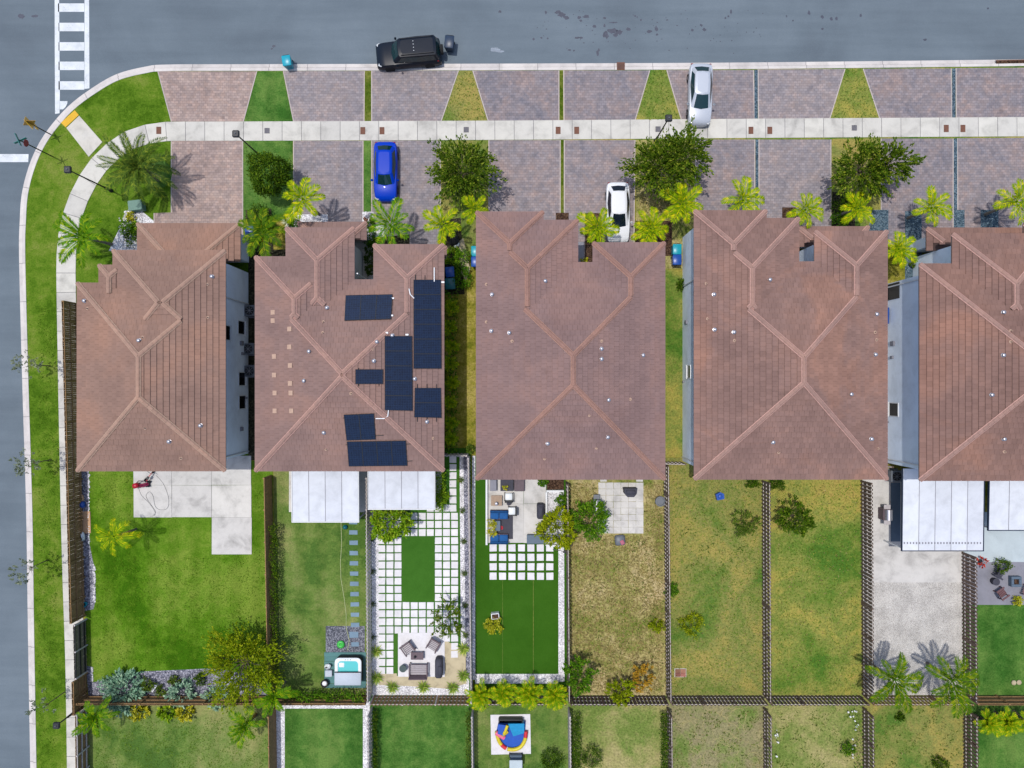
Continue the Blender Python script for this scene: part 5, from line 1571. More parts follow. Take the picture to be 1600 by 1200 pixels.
tufts('grass', 'green grass tufts among the straw', YARDS + [(1212, 1108, 1330, 1250), (1365, 1108, 1500, 1250), (1046, 1108, 1190, 1250)], 9000, L_weed, .17, 2, .3, SKIP)
tufts('grass', 'green grass tufts of the patchy yards', [(1048, 730, 1188, 1083), (1212, 755, 1342, 1083), W1, W2, W3], 9000, L_grassy, .15, 3)
tufts('grass', 'yellowed grass tufts of the patchy yards', [(1048, 730, 1188, 1083), (1212, 755, 1342, 1083), (740, 440, 748, 700), (1365, 1108, 1500, 1250), (1046, 1108, 1190, 1250)], 5000, L_straw, .15, 4, .3)
tufts('grass', 'short bright lawn blades of the corner lots', [(150, 740, 205, 1040), (205, 870, 420, 1040), (395, 740, 420, 870), (60, 480, 90, 1200), (150, 1120, 418, 1250)], 22000, L_blade, .11, 5, -.3)
tufts('weeds', 'dark weed clumps in the blue toy yard', [(1060, 800, 1186, 900)], 900, L_weed, .22, 6, .95)
# bare runners on the withered lawn
m = MB(); rr = random.Random(9)
for k in range(34):
    x, y = rr.uniform(1075, 1180), rr.uniform(1112, 1200); a = rr.uniform(0, 6.28); pts = []
    for j in range(9):
        g = G(x, y); pts.append((g.x, g.y, .03)); a += rr.uniform(-.7, .7); x += math.cos(a) * 3.4; y += math.sin(a) * 3.4
    m.tube([(a_, b_, .012) for a_, b_, c_ in pts], .022, 4)
rn = m.build('dry_runners', M_runner); rn['kind'] = 'stuff'; rn['label'] = 'pale dry runners crawling over the withered lawn'
# white flowers
m = MB()
for k in range(26):
    x, y = (rr.gauss(1332, 4), rr.uniform(1108, 1190)) if k % 3 else (rr.gauss(1212, 2), rr.uniform(1135, 1180))
    g = G(x, y); s_ = rr.uniform(.04, .09)
    m.lathe([(s_, .12), (s_ * .6, .18), (.01, .19)], (g.x, g.y, rr.uniform(0, .3)), 6)
fl = m.build('white_flowers', M_white); fl['kind'] = 'stuff'; fl['label'] = 'white flowers along the lower straw lawn'
# stones in beds
def stones_stuff(name, label, polys, n, mat, s0, s1, seed):
    r = random.Random(seed); m = MB()
    for k in range(n):
        x0, y0, x1, y1 = polys[k % len(polys)]
        g = G(r.uniform(x0, x1), r.uniform(y0, y1)); s_ = r.uniform(s0, s1)
        m.lathe([(s_ * .8, 0), (s_, s_ * .35), (s_ * .5, s_ * .7)], (g.x, g.y, .01), 5)
    o = m.build(name, mat); o['kind'] = 'stuff'; o['label'] = label
stones_stuff('gravel', 'loose white stones in the corner house bed', [(186, 340, 222, 390), (195, 330, 222, 350)], 300, M_gravw, .05, .12, 1)
stones_stuff('gravel', 'loose grey stones in the silver shrub bed', [(150, 1064, 330, 1086), (225, 1050, 335, 1066)], 500, M_gravel, .04, .1, 2)
stones_stuff('gravel', 'loose white stones at the grass strip end and below the palm', [(567, 332, 583, 350), (450, 342, 510, 352)], 200, M_gravw, .05, .12, 3)
stones_stuff('edging_stones', 'pale edging stones along the grey gravel strip', [(138, 740, 140, 850), (146, 880, 149, 940), (143, 1042, 145, 1064)], 160, M_gravw, .05, .09, 4)
# ---------------------------------------------------------------- vehicles
def car(name, label, cat, px, py, heading, L, W, H, paint_m, glass, cfg, group=None):
    """heading = direction of travel in the picture plane (radians); origin on the ground under the middle"""
    g = G(px, py)
    z0 = 0.0 if not cfg.get('road') else -.115
    T = thing(name, label, cat, (g.x, g.y, z0), heading, group)
    hw = W / 2
    st = cfg['st']                                     # (x/L, width factor, shoulder z, centre z)
    m = MB(); V = []; n = 11
    half = lambda w_, zs, zc: [(w_ * .90, .20), (w_ * .99, .34), (w_, .55), (w_ * .985, zs - .10), (w_ * .93, zs - .02)]
    for fx, wf, zs, zc in st:
        w_ = hw * wf
        h_ = half(w_, zs, zc)
        sec = [(-y, z) for y, z in h_] + [(-w_ * .55, zs * .35 + zc * .65)] + [(w_ * .55, zs * .35 + zc * .65)] + [(y, z) for y, z in reversed(h_)]
        V.append([(fx * L, y, z) for y, z in sec])
    k = len(V[0])
    F = []
    for i in range(len(V) - 1):
        for j in range(k - 1):
            F.append((i * k + j, i * k + j + 1, (i + 1) * k + j + 1, (i + 1) * k + j))
    F.append(tuple(range(k))[::-1]); F.append(tuple((len(V) - 1) * k + j for j in range(k)))
    m.add([p for s_ in V for p in s_], [f[::-1] for f in F])
    m.build('body', paint_m, T, 35)
    # greenhouse
    xf0, xf1, xr1, xr0 = [v * L for v in cfg['gh']]    # windscreen base, roof front, roof rear, rear glass base
    zb, zr = cfg['zb'], H
    bw_f, bw_m, bw_r = hw * cfg['bw'][0], hw * cfg['bw'][1], hw * cfg['bw'][2]
    rw_f, rw_r = hw * cfg['rw'][0], hw * cfg['rw'][1]
    bow = .10
    # shell: bottom ring and top ring in matching order
    xm = (xf1 + xr1) / 2
    B = [(xf0 + bow, 0, zb + .02), (xf0, bw_f * .8, zb), (xf0 - .12, bw_f, zb), (xm, bw_m, zb), (xr0 + .12, bw_r, zb), (xr0, bw_r * .8, zb), (xr0 - bow * .6, 0, zb)]
    R = [(xf1 + bow * .7, 0, zr - .03), (xf1 + .02, rw_f * .8, zr - .045), (xf1 - .08, rw_f, zr - .08), (xm, (rw_f + rw_r) / 2 + .02, zr - .06), (xr1 + .08, rw_r, zr - .09), (xr1 - .02, rw_r * .8, zr - .055), (xr1 - bow * .4, 0, zr - .04)]
    mir = lambda P: P + [(x, -y, z) for x, y, z in P[-2:0:-1]]
    B, R = mir(B), mir(R)
    n = len(B)
    m = MB()
    m.add(B + R, [(i, (i + 1) % n, n + (i + 1) % n, n + i) for i in range(n)])
    # roof skin, crowned
    inn = [(x * .86 + xm * .14, y * .72, zr - .012) for x, y, z in R]
    m.add(R + inn, [(i, (i + 1) % n, n + (i + 1) % n, n + i) for i in range(n)])
    m.add(inn + [(xm, 0, zr)], [(i, (i + 1) % n, n) for i in range(n)])
    m.build('cabin', paint_m, T, 50)
    # glass, laid just proud of the shell and inset
    def pane(nm, idx, inset=.06, lo=.10, hi=.10):
        P0 = [Vector(B[i % n]) for i in idx]; P1 = [Vector(R[i % n]) for i in idx]
        a, b = [p.lerp(q, lo) for p, q in zip(P0, P1)], [p.lerp(q, 1 - hi) for p, q in zip(P0, P1)]
        for s_ in (a, b):
            L0 = (s_[1] - s_[0]).length; s_[0] = s_[0].lerp(s_[1], min(.45, inset / L0))
            L1 = (s_[-1] - s_[-2]).length; s_[-1] = s_[-1].lerp(s_[-2], min(.45, inset / L1))
        c = Vector((xm, 0, zb + .1))
        nn = ((a[-1] - a[0]).cross(b[0] - a[0])).normalized()
        if nn.dot(a[0] - c) < 0: nn = -nn
        off = nn * .012
        q = MB(); k_ = len(idx)
        q.add([p + off for p in a + b], [(i, i + 1, k_ + i + 1, k_ + i) for i in range(k_ - 1)])
        q.build(nm, glass, T, 50)
    pane('windscreen', [-1, 0, 1], .02, .06, .06)
    pane('rear_window', [5, 6, 7], .02, .10, .08)
    pane('side_window', [2, 3, 4], .16, .12, .14)
    pane('side_window', [n - 4, n - 3, n - 2], .16, .12, .14)
    # wheels
    rt = cfg.get('rt', .33); wx_ = cfg.get('wx', .29)
    ax = Matrix.Rotation(math.pi / 2, 3, 'X')
    for sx in (-1, 1):
        for sy in (-1, 1):
            Wl = link('wheel', None, T); Wl.location = (sx * wx_ * L, sy * (hw - .10), rt)
            MB().lathe([(rt * .62, -.11), (rt * .96, -.11), (rt, -.07), (rt, .07), (rt * .96, .11), (rt * .62, .11)], (0, 0, 0), 18, axis=ax).build('tyre', M_tyre, Wl, 30)
            MB().lathe([(rt * .6, -.06), (rt * .6, .10), (rt * .3, .115 if sy < 0 else .115)], (0, 0, 0), 12, axis=ax).build('rim', M_silver, Wl, 30)
    for sy in (-1, 1):
        mm = MB().box((xf0 - .32, sy * (hw + .09), zb + .08), (.16, .20, .15), bev=.05)
        mm.build('mirror', cfg.get('mirror', paint_m), T, 60)
        f = st[-3]; r_ = st[2]
        MB().box((f[0] * L - .06, sy * hw * f[1] * .80, f[2] - .06), (.30, .34, .10), sy * -.45, bev=.04).build('headlight', M_lamp, T, 60)
        MB().box((r_[0] * L + .03, sy * hw * r_[1] * .80, r_[2] - .08), (.14, .34, .12), sy * .3, bev=.03).build('tail_light', M_tail, T, 60)
    return T
SEDAN = dict(st=[(-.5, .50, .58, .60), (-.494, .70, .74, .78), (-.475, .84, .87, .93), (-.44, .93, .94, .99), (-.40, .97, .95, 1.0), (-.3, 1.0, .94, .98), (-.1, 1.0, .91, .94), (.1, 1.0, .92, .95), (.24, .99, .93, 1.0), (.34, .97, .88, .95), (.42, .93, .80, .87), (.462, .85, .72, .78), (.488, .70, .62, .67), (.5, .46, .52, .55)],
             gh=(.255, .04, -.30, -.425), zb=.93, bw=(.80, .95, .82), rw=(.62, .60))
HATCH = dict(st=[(-.5, .50, .60, .62), (-.494, .70, .78, .82), (-.475, .85, .90, .95), (-.44, .94, .97, 1.02), (-.40, .98, .97, 1.0), (-.3, 1.0, .94, .98), (-.1, 1.0, .91, .94), (.1, 1.0, .92, .95), (.24, .99, .93, 1.0), (.34, .97, .88, .95), (.42, .93, .80, .87), (.462, .85, .72, .78), (.488, .70, .62, .67), (.5, .46, .52, .55)],
             gh=(.24, .08, -.30, -.42), zb=.95, bw=(.80, .95, .84), rw=(.64, .62), mirror=M_pblue)
SUV = dict(st=[(-.5, .90, .60, .62), (-.49, .95, 1.0, 1.02), (-.45, .99, 1.1, 1.12), (-.3, 1.0, 1.12, 1.14), (-.1, 1.0, 1.12, 1.14), (.12, 1.0, 1.12, 1.15), (.2, 1.0, 1.10, 1.16), (.36, .98, 1.06, 1.13), (.45, .94, 1.0, 1.06), (.49, .88, .86, .90), (.5, .80, .6, .62)],
           gh=(.235, .12, -.44, -.485), zb=1.10, bw=(.84, .95, .90), rw=(.74, .78), rt=.40, wx=.31, road=True)
car('parked_car', 'black boxy off-road car parked crookedly against the kerb', 'car', 640, 90, math.pi + math.radians(5.2), 5.0, 1.92, 1.92, M_pblack, M_autoglass, SUV, 'cars in the street and drives')
car('parked_car', 'bright blue car parked in the second drive', 'car', 605, 272, -math.pi / 2, 4.55, 1.80, 1.46, M_pblue, M_autoglass, HATCH, 'cars in the street and drives')
car('parked_car', 'silver sedan crossing the sidewalk at the top', 'car', 1090.5, 153, -math.pi / 2 - .02, 4.75, 1.82, 1.45, M_psilver, M_autoglass, SEDAN, 'cars in the street and drives')
car('parked_car', 'white sedan nosed up to the central house', 'car', 963.5, 335, -math.pi / 2 + .01, 4.65, 1.82, 1.45, M_pwhite, M_autoglassd, SEDAN, 'cars in the street and drives')
# roof bars and spare on the black car
bk = [o for o in C.objects if o.get('label', '').startswith('black boxy')][0]
for y in (-.62, .62):
    MB().tube([(.45, y, 1.90), (.3, y, 1.97), (-1.9, y, 1.97), (-2.05, y, 1.90)], .025, 6).build('roof_rail', M_dark, bk)
for y in (-.36, -.12, .12, .36):
    MB().box((-.55, y, 1.945), (.06, .05, .03)).build('roof_marker', M_lamp, bk)
MB().lathe([(.20, -.09), (.36, -.09), (.38, -.04), (.38, .04), (.36, .09), (.20, .09)], (-2.62, 0, .95), 18, axis=Matrix.Rotation(math.pi / 2, 3, 'Y')).build('spare_wheel', M_tyre, bk, 30)

# ---------------------------------------------------------------- bins
def bin_(label, px, py, rz, lid, body, w_=.62, d=.74, h=1.05, group='wheeled bins', z=0.0):
    g = G(px, py)
    T = thing('wheeled_bin', label, 'bin', (g.x, g.y, z), rz, group)
    m = MB(); a, b = (w_ * .40, d * .38), (w_ * .5, d * .5)
    V = [(-a[0], -a[1], .06), (a[0], -a[1], .06), (a[0], a[1], .06), (-a[0], a[1], .06), (-b[0], -b[1], h - .1), (b[0], -b[1], h - .1), (b[0], b[1], h - .1), (-b[0], b[1], h - .1)]
    m.add(V, [(3, 2, 1, 0), (0, 1, 5, 4), (1, 2, 6, 5), (2, 3, 7, 6), (3, 0, 4, 7), (4, 5, 6, 7)])
    m.build('body', body, T)
    MB().box((0, -.01, h - .06), (w_ + .05, d + .05, .09), bev=.035, rot=Matrix.Rotation(.05, 3, 'X')).build('lid', lid, T, 50)
    MB().tube([(-w_ * .4, d / 2 + .08, h - .12), (w_ * .4, d / 2 + .08, h - .12)], .018, 6).build('handle', M_dark, T)
    for s_ in (-1, 1):
        MB().lathe([(.09, -.025), (.1, 0), (.09, .025)], (s_ * w_ * .42, d * .42, .10), 10, axis=Matrix.Rotation(math.pi / 2, 3, 'Y')).build('wheel', M_black, T)
    return T
bin_('turquoise wheeled bin standing on the kerb gutter', 453.5, 103, .15, M_binT, M_binT, z=-.05)
bin_('dark wheeled bin with a blue rim right behind the black car', 703.5, 74, -.1, M_binD, M_binD, .66, .9, 1.1, z=-.12)
bin_('turquoise bin beside the central house, above a blue one', 744, 396, 0, M_binT, M_binT)
bin_('blue bin with white lid marks beside the central house', 744, 412, 0, M_binB, M_binB)
bin_('dark blue bin in the shade of the solar house', 704.5, 428, .1, M_binB, M_binB)
bin_('teal bin in the shade of the solar house', 705, 446, .05, M_binG, M_binG, .72, .8)
bin_('turquoise bin beside the fourth house wall', 1053.5, 393, 0, M_binT, M_binT)
bin_('blue bin below the turquoise bin at the fourth house wall', 1053.5, 409, 0, M_binB, M_binB)
bin_('blue bin at the corner house under palm fronds', 397, 366, .1, M_binB, M_binB)
bin_('bright blue bin squeezed between the last two houses', 1372, 495, 0, M_binB, M_binB, .62, 1.2)

# ---------------------------------------------------------------- street furniture
def lamp_post(label, bx_, by_, hx, hy):
    g = G(bx_, by_); r0 = math.hypot(bx_ - 800, by_ - 600); r1 = math.hypot(hx - 800, hy - 600)
    h = H_CAM * (1 - r0 / r1)
    T = thing('lamp_post', label, 'lamp post', (g.x, g.y, 0), 0, 'black lamp posts')
    MB().lathe([(.16, 0), (.16, .12), (.10, .2), (.085, .9), (.06, 1.0)], (0, 0, 0), 10).build('base', M_dark, T, 40)
    MB().tube([(0, 0, .9), (0, 0, h - .25)], [.06, .045], 8).build('pole', M_dark, T, 40)
    MB().box((0, 0, h - .05), (.50, .50, .22), bev=.06).build('lantern_head', M_dark, T)
    MB().box((0, 0, h - .17), (.36, .36, .03)).build('lens', M_lamp, T)
    MB().lathe([(.05, 0), (.06, .03), (.03, .08)], (0, 0, h + .06), 8).build('photocell', M_grey, T)
    return T
lamp_post('black lamp post leaning over the corner sidewalk in view', 174, 298, 105.5, 264.5)
lamp_post('black lamp post on the sidewalk above the round tree', 407, 244, 369, 208)
lamp_post('black lamp post on the sidewalk beside the silver car', 1024, 220, 1048, 186)
lamp_post('black lamp post at the lower left bed corner', 117, 1112, 87, 1133)
def sign(label, bx_, by_, hx, hy, kind):
    g = G(bx_, by_); r0 = math.hypot(bx_ - 800, by_ - 600); r1 = math.hypot(hx - 800, hy - 600)
    h = H_CAM * (1 - r0 / r1)
    T = thing('street_sign', label, 'sign', (g.x, g.y, 0), 0)
    MB().tube([(0, 0, 0), (0, 0, h + .3)], .045, 8).build('post', M_dark, T)
    if kind == 'diamond':
        R = Matrix.Rotation(math.radians(-60), 3, 'Z') @ Matrix.Rotation(math.pi / 4, 3, 'Y')
        MB().box((0, 0, h), (.78, .03, .78), rot=R).build('plate', plain('sign yellow', S(236, 186, 60), .4), T)
        R = Matrix.Rotation(math.radians(20), 3, 'Z') @ Matrix.Rotation(math.pi / 4, 3, 'Y')
        MB().box((0, 0, h - .02), (.70, .025, .70), rot=R).build('second_plate', plain('sign amber', S(214, 164, 74), .4), T)
        MB().box((0, -.02, h - .75), (.5, .03, .3), math.radians(-60)).build('arrow_plate', MATS['sign yellow'], T)
    else:
        MB().box((0, 0, h + .1), (.95, .03, .22), math.radians(25)).build('name_plate', plain('sign green', S(30, 130, 130), .4), T)
        MB().box((0, 0, h + .34), (.95, .03, .22), math.radians(115)).build('name_plate', MATS['sign green'], T)
        pts = [(.27 * math.cos(math.pi / 8 + k * math.pi / 4), .27 * math.sin(math.pi / 8 + k * math.pi / 4)) for k in range(8)]
        q = MB(); q.prism(pts, -.015, .015, bottom=True)
        o = q.build('stop_plate', plain('sign red', S(150, 40, 60), .5), T); o.rotation_euler = (math.pi / 2, 0, math.radians(80)); o.location = (0.04, 0, h - .45)
    return T
sign('yellow warning sign on a dark post at the corner ramp', 79, 210, 46, 191, 'diamond')
sign('street name and stop sign post left of the corner ramp', 83, 245, 34, 219, 'names')
for k, (px, py, mt, lb) in enumerate([(248.5, 204, M_rust, 'brown utility cover on the curved sidewalk by the date palm'), (417.5, 204.5, M_cover, 'grey square utility cover right of the second lamp post'), (567, 204.5, M_rust, 'brown utility cover left of a pair above the blue car'), (597, 204.5, M_rust, 'brown utility cover right of a pair above the blue car'),
                                      (728.5, 203, M_cover, 'grey square utility cover above the second street tree'), (872, 204, M_rust, 'brown utility cover left of the central pair'), (901, 204, M_rust, 'brown utility cover right of the central pair'), (1028, 202, M_cover, 'grey square utility cover beside the third lamp post'),
                                      (1173, 204, M_rust, 'brown utility cover left of the pair right of the silver car'), (1202.5, 204, M_rust, 'brown utility cover right of the pair right of the silver car'), (1334.5, 200, M_cover, 'grey square utility cover above the leaning street tree'), (1478, 201, M_rust, 'brown utility cover left of the last pair'), (1504, 201, M_rust, 'brown utility cover right of the last pair')]):
    g = G(px, py); T = thing('utility_cover', lb, 'utility cover', (g.x, g.y, .035), 0, 'utility covers in the sidewalk')
    w_, d = (.38, .56) if mt is M_rust else (.40, .42)
    MB().box((0, 0, .012), (w_, d, .02), bev=.006).build('plate', mt, T)
    MB().box((0, d * .36, .024), (.1, .03, .008)).build('lifting_slot', M_dark, T)
g = G(970, 103.5); T = thing('storm_drain', 'dark rusty storm drain grate set in the kerb', 'drain', (g.x, g.y, .0), 0)
MB().box((0, 0, .012), (.62, .60, .03)).build('frame', M_rust, T)
m = MB()
for k in range(7): MB().box((-.24 + .08 * k, -.02, .031), (.03, .44, .012)).build('bar', M_dark, T)
# kerb inlet at the right end
g = G(1582, 97); T = thing('kerb_inlet', 'long dark inlet slot in the kerb at the right end', 'drain', (g.x, g.y, .0), .02)
MB().box((0, 0, .027), (2.6, .22, .02)).build('slot', M_mulch, T); MB().box((0, .14, .03), (2.7, .05, .03)).build('lip', M_rust, T)
# green transformer box
g = G(212, 321, .6); T = thing('utility_box', 'flat grey green utility cabinet beside the white stone bed', 'utility box', (g.x, g.y, 0), .12)
MB().box((0, 0, .35), (1.0, .72, .70), bev=.05).build('cabinet', M_green2, T); MB().box((0, 0, .715), (1.06, .78, .05), bev=.02).build('lid', M_green2, T)

# ---------------------------------------------------------------- yard furniture
def place(name, label, cat, px, py, rz=0, z=0.0, group=None):
    g = G(px, py); return thing(name, label, cat, (g.x, g.y, z), rz, group)
def slat_seat(name, label, px, py, rz, w_, d, z, group, n=5, cat='chair'):
    T = place(name, label, cat, px, py, rz, z, group)
    for k in range(n):
        MB().box((0, -d * .32 + d * .64 * k / (n - 1), .40), (w_ - .22, d * .10, .03)).build('slat', M_slat, T)
    MB().box((0, -.02, .375), (w_ - .14, d - .1, .02)).build('seat_frame', M_furn, T)
    MB().box((0, -d / 2 - .02, .62), (w_ - .02, .10, .50), rot=Matrix.Rotation(.25, 3, 'X')).build('backrest', M_furn, T)
    for s_ in (-1, 1):
        MB().box((s_ * (w_ / 2 - .04), 0, .58), (.10, d, .05), bev=.015).build('armrest', M_furn, T)
        for t_ in (-1, 1):
            MB().box((s_ * (w_ / 2 - .05), t_ * (d / 2 - .06), .28), (.07, .07, .56)).build('leg', M_furn, T)
    return T
slat_seat('slatted_armchair', 'slatted armchair on the white pad facing down right, left one', 639, 1010, math.radians(-145), .88, .85, .05, 'slatted seats on the white pad')
slat_seat('slatted_armchair', 'slatted armchair at the top right of the white pad', 678, 1005, math.radians(150), .88, .85, .05, 'slatted seats on the white pad')
slat_seat('slatted_bench', 'two seat slatted bench at the foot of the white pad', 655, 1043, 0, 1.45, .95, .05, 'slatted seats on the white pad', 5, 'bench')
T = place('coffee_table', 'low wooden coffee table between the slatted seats', 'table', 653, 1021.5, 0, .05)
MB().box((0, 0, .40), (.98, .58, .04), bev=.01).build('table_top', M_furn, T)
for sx in (-1, 1):
    for sy in (-1, 1): MB().box((sx * .43, sy * .23, .19), (.06, .06, .38)).build('leg', M_furn, T)
T = place('lantern', 'small dark lantern on the wooden coffee table', 'lantern', 650, 1022, 0, .47)
MB().lathe([(.08, 0), (.09, .03), (.06, .06), (.06, .16), (.09, .18), (.03, .24)], (0, 0, 0), 8).build('lantern_body', M_dark, T)
T = place('side_table', 'round dark green side table by the slatted bench', 'table', 631, 1041, 0, .05)
MB().lathe([(.28, .40), (.29, .42), (.28, .44)], (0, 0, 0), 18).build('table_top', plain('green top', S(62, 82, 80), .4), T); MB().lathe([(.18, 0), (.04, .05), (.04, .40)], (0, 0, 0), 8).build('pedestal', M_dark, T)
T = place('covered_grill', 'long grey covered grill at the right edge of the white pad', 'grill', 687, 1038, 0, .05)
MB().box((0, 0, .45), (.56, 1.5, .9), bev=.12).build('cover', M_dgrey, T, 50); MB().box((.12, -.1, .92), (.35, .7, .2), bev=.08).build('hood_bulge', M_dgrey, T, 50)
# hot tub
T = place('hot_tub', 'hot tub with half open pale cover on the teal deck', 'hot tub', 548, 1042, 0, .05)
MB().box((0, 0, .40), (2.0, 2.05, .80), bev=.2).build('cabinet', M_dark, T, 50)
m = MB()
def rr_ring(w_, d, r_, z, n=5, cx=0, cy=0):
    out = []
    for (sx, sy, a0) in ((1, 1, 0), (-1, 1, 90), (-1, -1, 180), (1, -1, 270)):
        for k in range(n + 1):
            a = math.radians(a0 + 90 * k / n); out.append((cx + sx * (w_ / 2 - r_) + r_ * math.cos(a), cy + sy * (d / 2 - r_) + r_ * math.sin(a), z))
    return out
A = [rr_ring(2.05, 2.1, .35, .80), rr_ring(2.05, 2.1, .35, .86), rr_ring(1.95, 2.0, .32, .90), rr_ring(1.62, 1.66, .25, .89), rr_ring(1.5, 1.55, .25, .815)]
n = len(A[0]); m.add([p for r_ in A for p in r_], [(i * n + k, i * n + (k + 1) % n, (i + 1) * n + (k + 1) % n, (i + 1) * n + k) for i in range(4) for k in range(n)])
m.add(A[-1], [tuple(range(n))]); m.build('shell', M_tub, T, 40)
m = MB(); m.add(rr_ring(1.56, 1.6, .25, .835), [tuple(range(n))]); m.build('water', M_water, T)
MB().box((-.5, .5, .80), (.45, .40, .10), bev=.04).build('seat_ledge', M_tub, T, 50)
MB().box((0, -.52, .95), (2.05, 1.0, .09), bev=.04).build('cover', M_tubcov, T, 50); MB().box((0, -.0, .97), (2.03, .06, .10), bev=.02).build('cover_fold', M_dark, T)
for k in range(3): MB().lathe([(.03, 0), (.03, .03)], (-.2 + .2 * k, .93, .89), 8).build('jet_knob', M_dark, T)
T = place('planter_pot', 'round black pot with white stones beside the hot tub', 'pot', 509, 1065, 0, 0)
MB().lathe([(.18, 0), (.30, .35), (.30, .42), (.24, .42), (.24, .36)], (0, 0, 0), 18).build('pot', M_black, T, 30); MB().lathe([(.2, .36), (.14, .42), (.02, .44)], (0, 0, 0), 8).build('stones', M_white, T)
T = place('step_box', 'pale step beside the hot tub', 'step', 515, 1050, 0, .05)
MB().box((0, 0, .15), (.55, .5, .3), bev=.03).build('tread', M_tubcov, T)
T = place('towel_heap', 'crumpled white towels beside the hot tub', 'towel', 513, 1040, .2, .05)
m = MB(); m.box((0, 0, .16), (.5, .42, .3), bev=.13); m.box((.16, .05, .3), (.3, .26, .16), .6, bev=.07); m.build('cloth', M_tub, T, 60)
T = place('green_ball', 'green inflated ring on the grey gravel square', 'toy', 533, 1006, 0, .02)
MB().lathe([(.1, .02), (.22, .06), (.30, .14), (.22, .22), (.1, .2), (.05, .14)], (0, 0, 0), 16).build('ring', plain('green plastic', S(60, 190, 70), .4), T, 60)
m = MB(); m.tube([(*G(x, y)[:2], .03) for x, y in [(533, 815), (534, 850), (532, 880), (533, 905), (538, 935), (541, 960), (541, 980), (546, 1000), (543, 1016)]], .022, 5)
tag(m.build('garden_hose', plain('pale hose', S(196, 206, 150), .6)), 'pale garden hose running down the hot tub yard', 'hose')
T = place('garden_tap', 'teal garden fitting with yellow flower at the patio cover edge', 'fitting', 540, 823, 0, 0)
MB().lathe([(.16, 0), (.18, .2), (.1, .3), (.03, .34)], (0, 0, 0), 10).build('fitting_body', M_binG, T)
# sofa patio of the central house
def sofa(label, px, py, rz, w_, d, n, z=.05, mat=M_bluec):
    T = place('outdoor_sofa', label, 'sofa', px, py, rz, z, 'blue cushioned sofas')
    MB().box((0, 0, .17), (w_, d, .26), bev=.03).build('frame', M_furn, T)
    for k in range(n):
        MB().box((-w_ / 2 + w_ * (k + .5) / n, -.04, .38), (w_ / n - .03, d - .16, .16), bev=.05).build('cushion', mat, T, 60)
    MB().box((0, d / 2 - .08, .52), (w_, .16, .40), bev=.05).build('backrest', mat, T, 60)
    return T
sofa('blue two cushion sofa at the top of the dark rug', 780, 803, 0, 1.4, .72, 2)
sofa('blue two cushion sofa at the bottom of the dark rug', 780, 840, math.pi, 1.4, .72, 2)
T = place('rug', 'dark grey outdoor rug between the blue sofas', 'rug', 788, 822, 0, .05)
MB().box((0, 0, .008), (1.35, 2.0, .012)).build('pile', M_dgrey, T)
T = place('coffee_table', 'slate grey table between the blue sofas', 'table', 777, 820, 0, .05)
MB().box((0, 0, .38), (.5, .8, .05), bev=.015).build('table_top', M_bgrey, T)
for sx in (-1, 1):
    for sy in (-1, 1): MB().box((sx * .2, sy * .34, .18), (.05, .05, .36)).build('leg', M_dark, T)
T = place('bowl', 'small red bowl on the dark rug', 'bowl', 783, 824, 0, .07)
MB().lathe([(.08, 0), (.16, .1), (.13, .1), (.06, .03)], (0, 0, 0), 12).build('bowl_body', M_red, T)
def arm(label, px, py, rz):
    T = place('armchair', label, 'chair', px, py, rz, .05, 'white armchairs on the patio')
    MB().box((0, 0, .36), (.58, .56, .12), bev=.05).build('cushion', M_tub, T, 60)
    MB().box((0, .31, .55), (.62, .07, .5), rot=Matrix.Rotation(-.2, 3, 'X')).build('backrest', M_dark, T)
    for s_ in (-1, 1):
        MB().box((s_ * .33, 0, .5), (.05, .62, .05)).build('armrest', M_dark, T)
        for t_ in (-1, 1): MB().box((s_ * .33, t_ * .28, .24), (.05, .05, .48)).build('leg', M_dark, T)
arm('white cushioned armchair at the top of the sofa patio', 795, 775, math.pi)
arm('white cushioned armchair beside the blue sofa', 800, 797, -math.pi / 2)
T = place('side_table', 'small dark stool between the white armchairs', 'stool', 795, 785, 0, .05)
MB().lathe([(.12, 0), (.17, .38), (.17, .42)], (0, 0, 0), 12).build('drum', M_dgrey, T)
T = place('planter_box', 'pale planter box under the central house eave', 'planter', 771, 757, 0, .05); MB().box((0, 0, .25), (.5, .85, .5), bev=.02).build('box', M_cgrey, T)
T = place('daybed', 'dark daybed with brown top under the central house eave', 'daybed', 797, 757, 0, .05)
MB().box((-.25, 0, .2), (1.0, .9, .4), bev=.03).build('mattress', M_dgrey, T); MB().box((.72, 0, .18), (.8, .95, .36), bev=.03).build('brown_top', M_furn, T)
T = place('yellow_plant', 'potted yellow plant on the dark daybed', 'plant', 790, 760, 0, .47); MB().lathe([(.08, 0), (.1, .12)], (0, 0, 0), 8).build('pot', M_dark, T)
link('foliage', crown(.2, .2, .15, 14, 10, .1, L_yellow, 0, .3, seed=3, name='foliage'), T).location = (0, 0, .22)
T = place('crate_table', 'tan low table with grey ornaments on the sofa patio', 'table', 776, 781, 0, .05)
MB().box((0, 0, .3), (.85, .8, .05)).build('table_top', plain('tan wood', S(176, 152, 130), .8), T); MB().box((0, 0, .14), (.6, .5, .27)).build('pedestal', M_furn, T)
T = place('ornament', 'grey ornament on the tan low table', 'ornament', 776, 785, 0, .38); MB().lathe([(.1, 0), (.14, .1), (.05, .2), (.12, .32), (.02, .36)], (0, 0, 0), 10).build('figure', M_silver, T, 50)
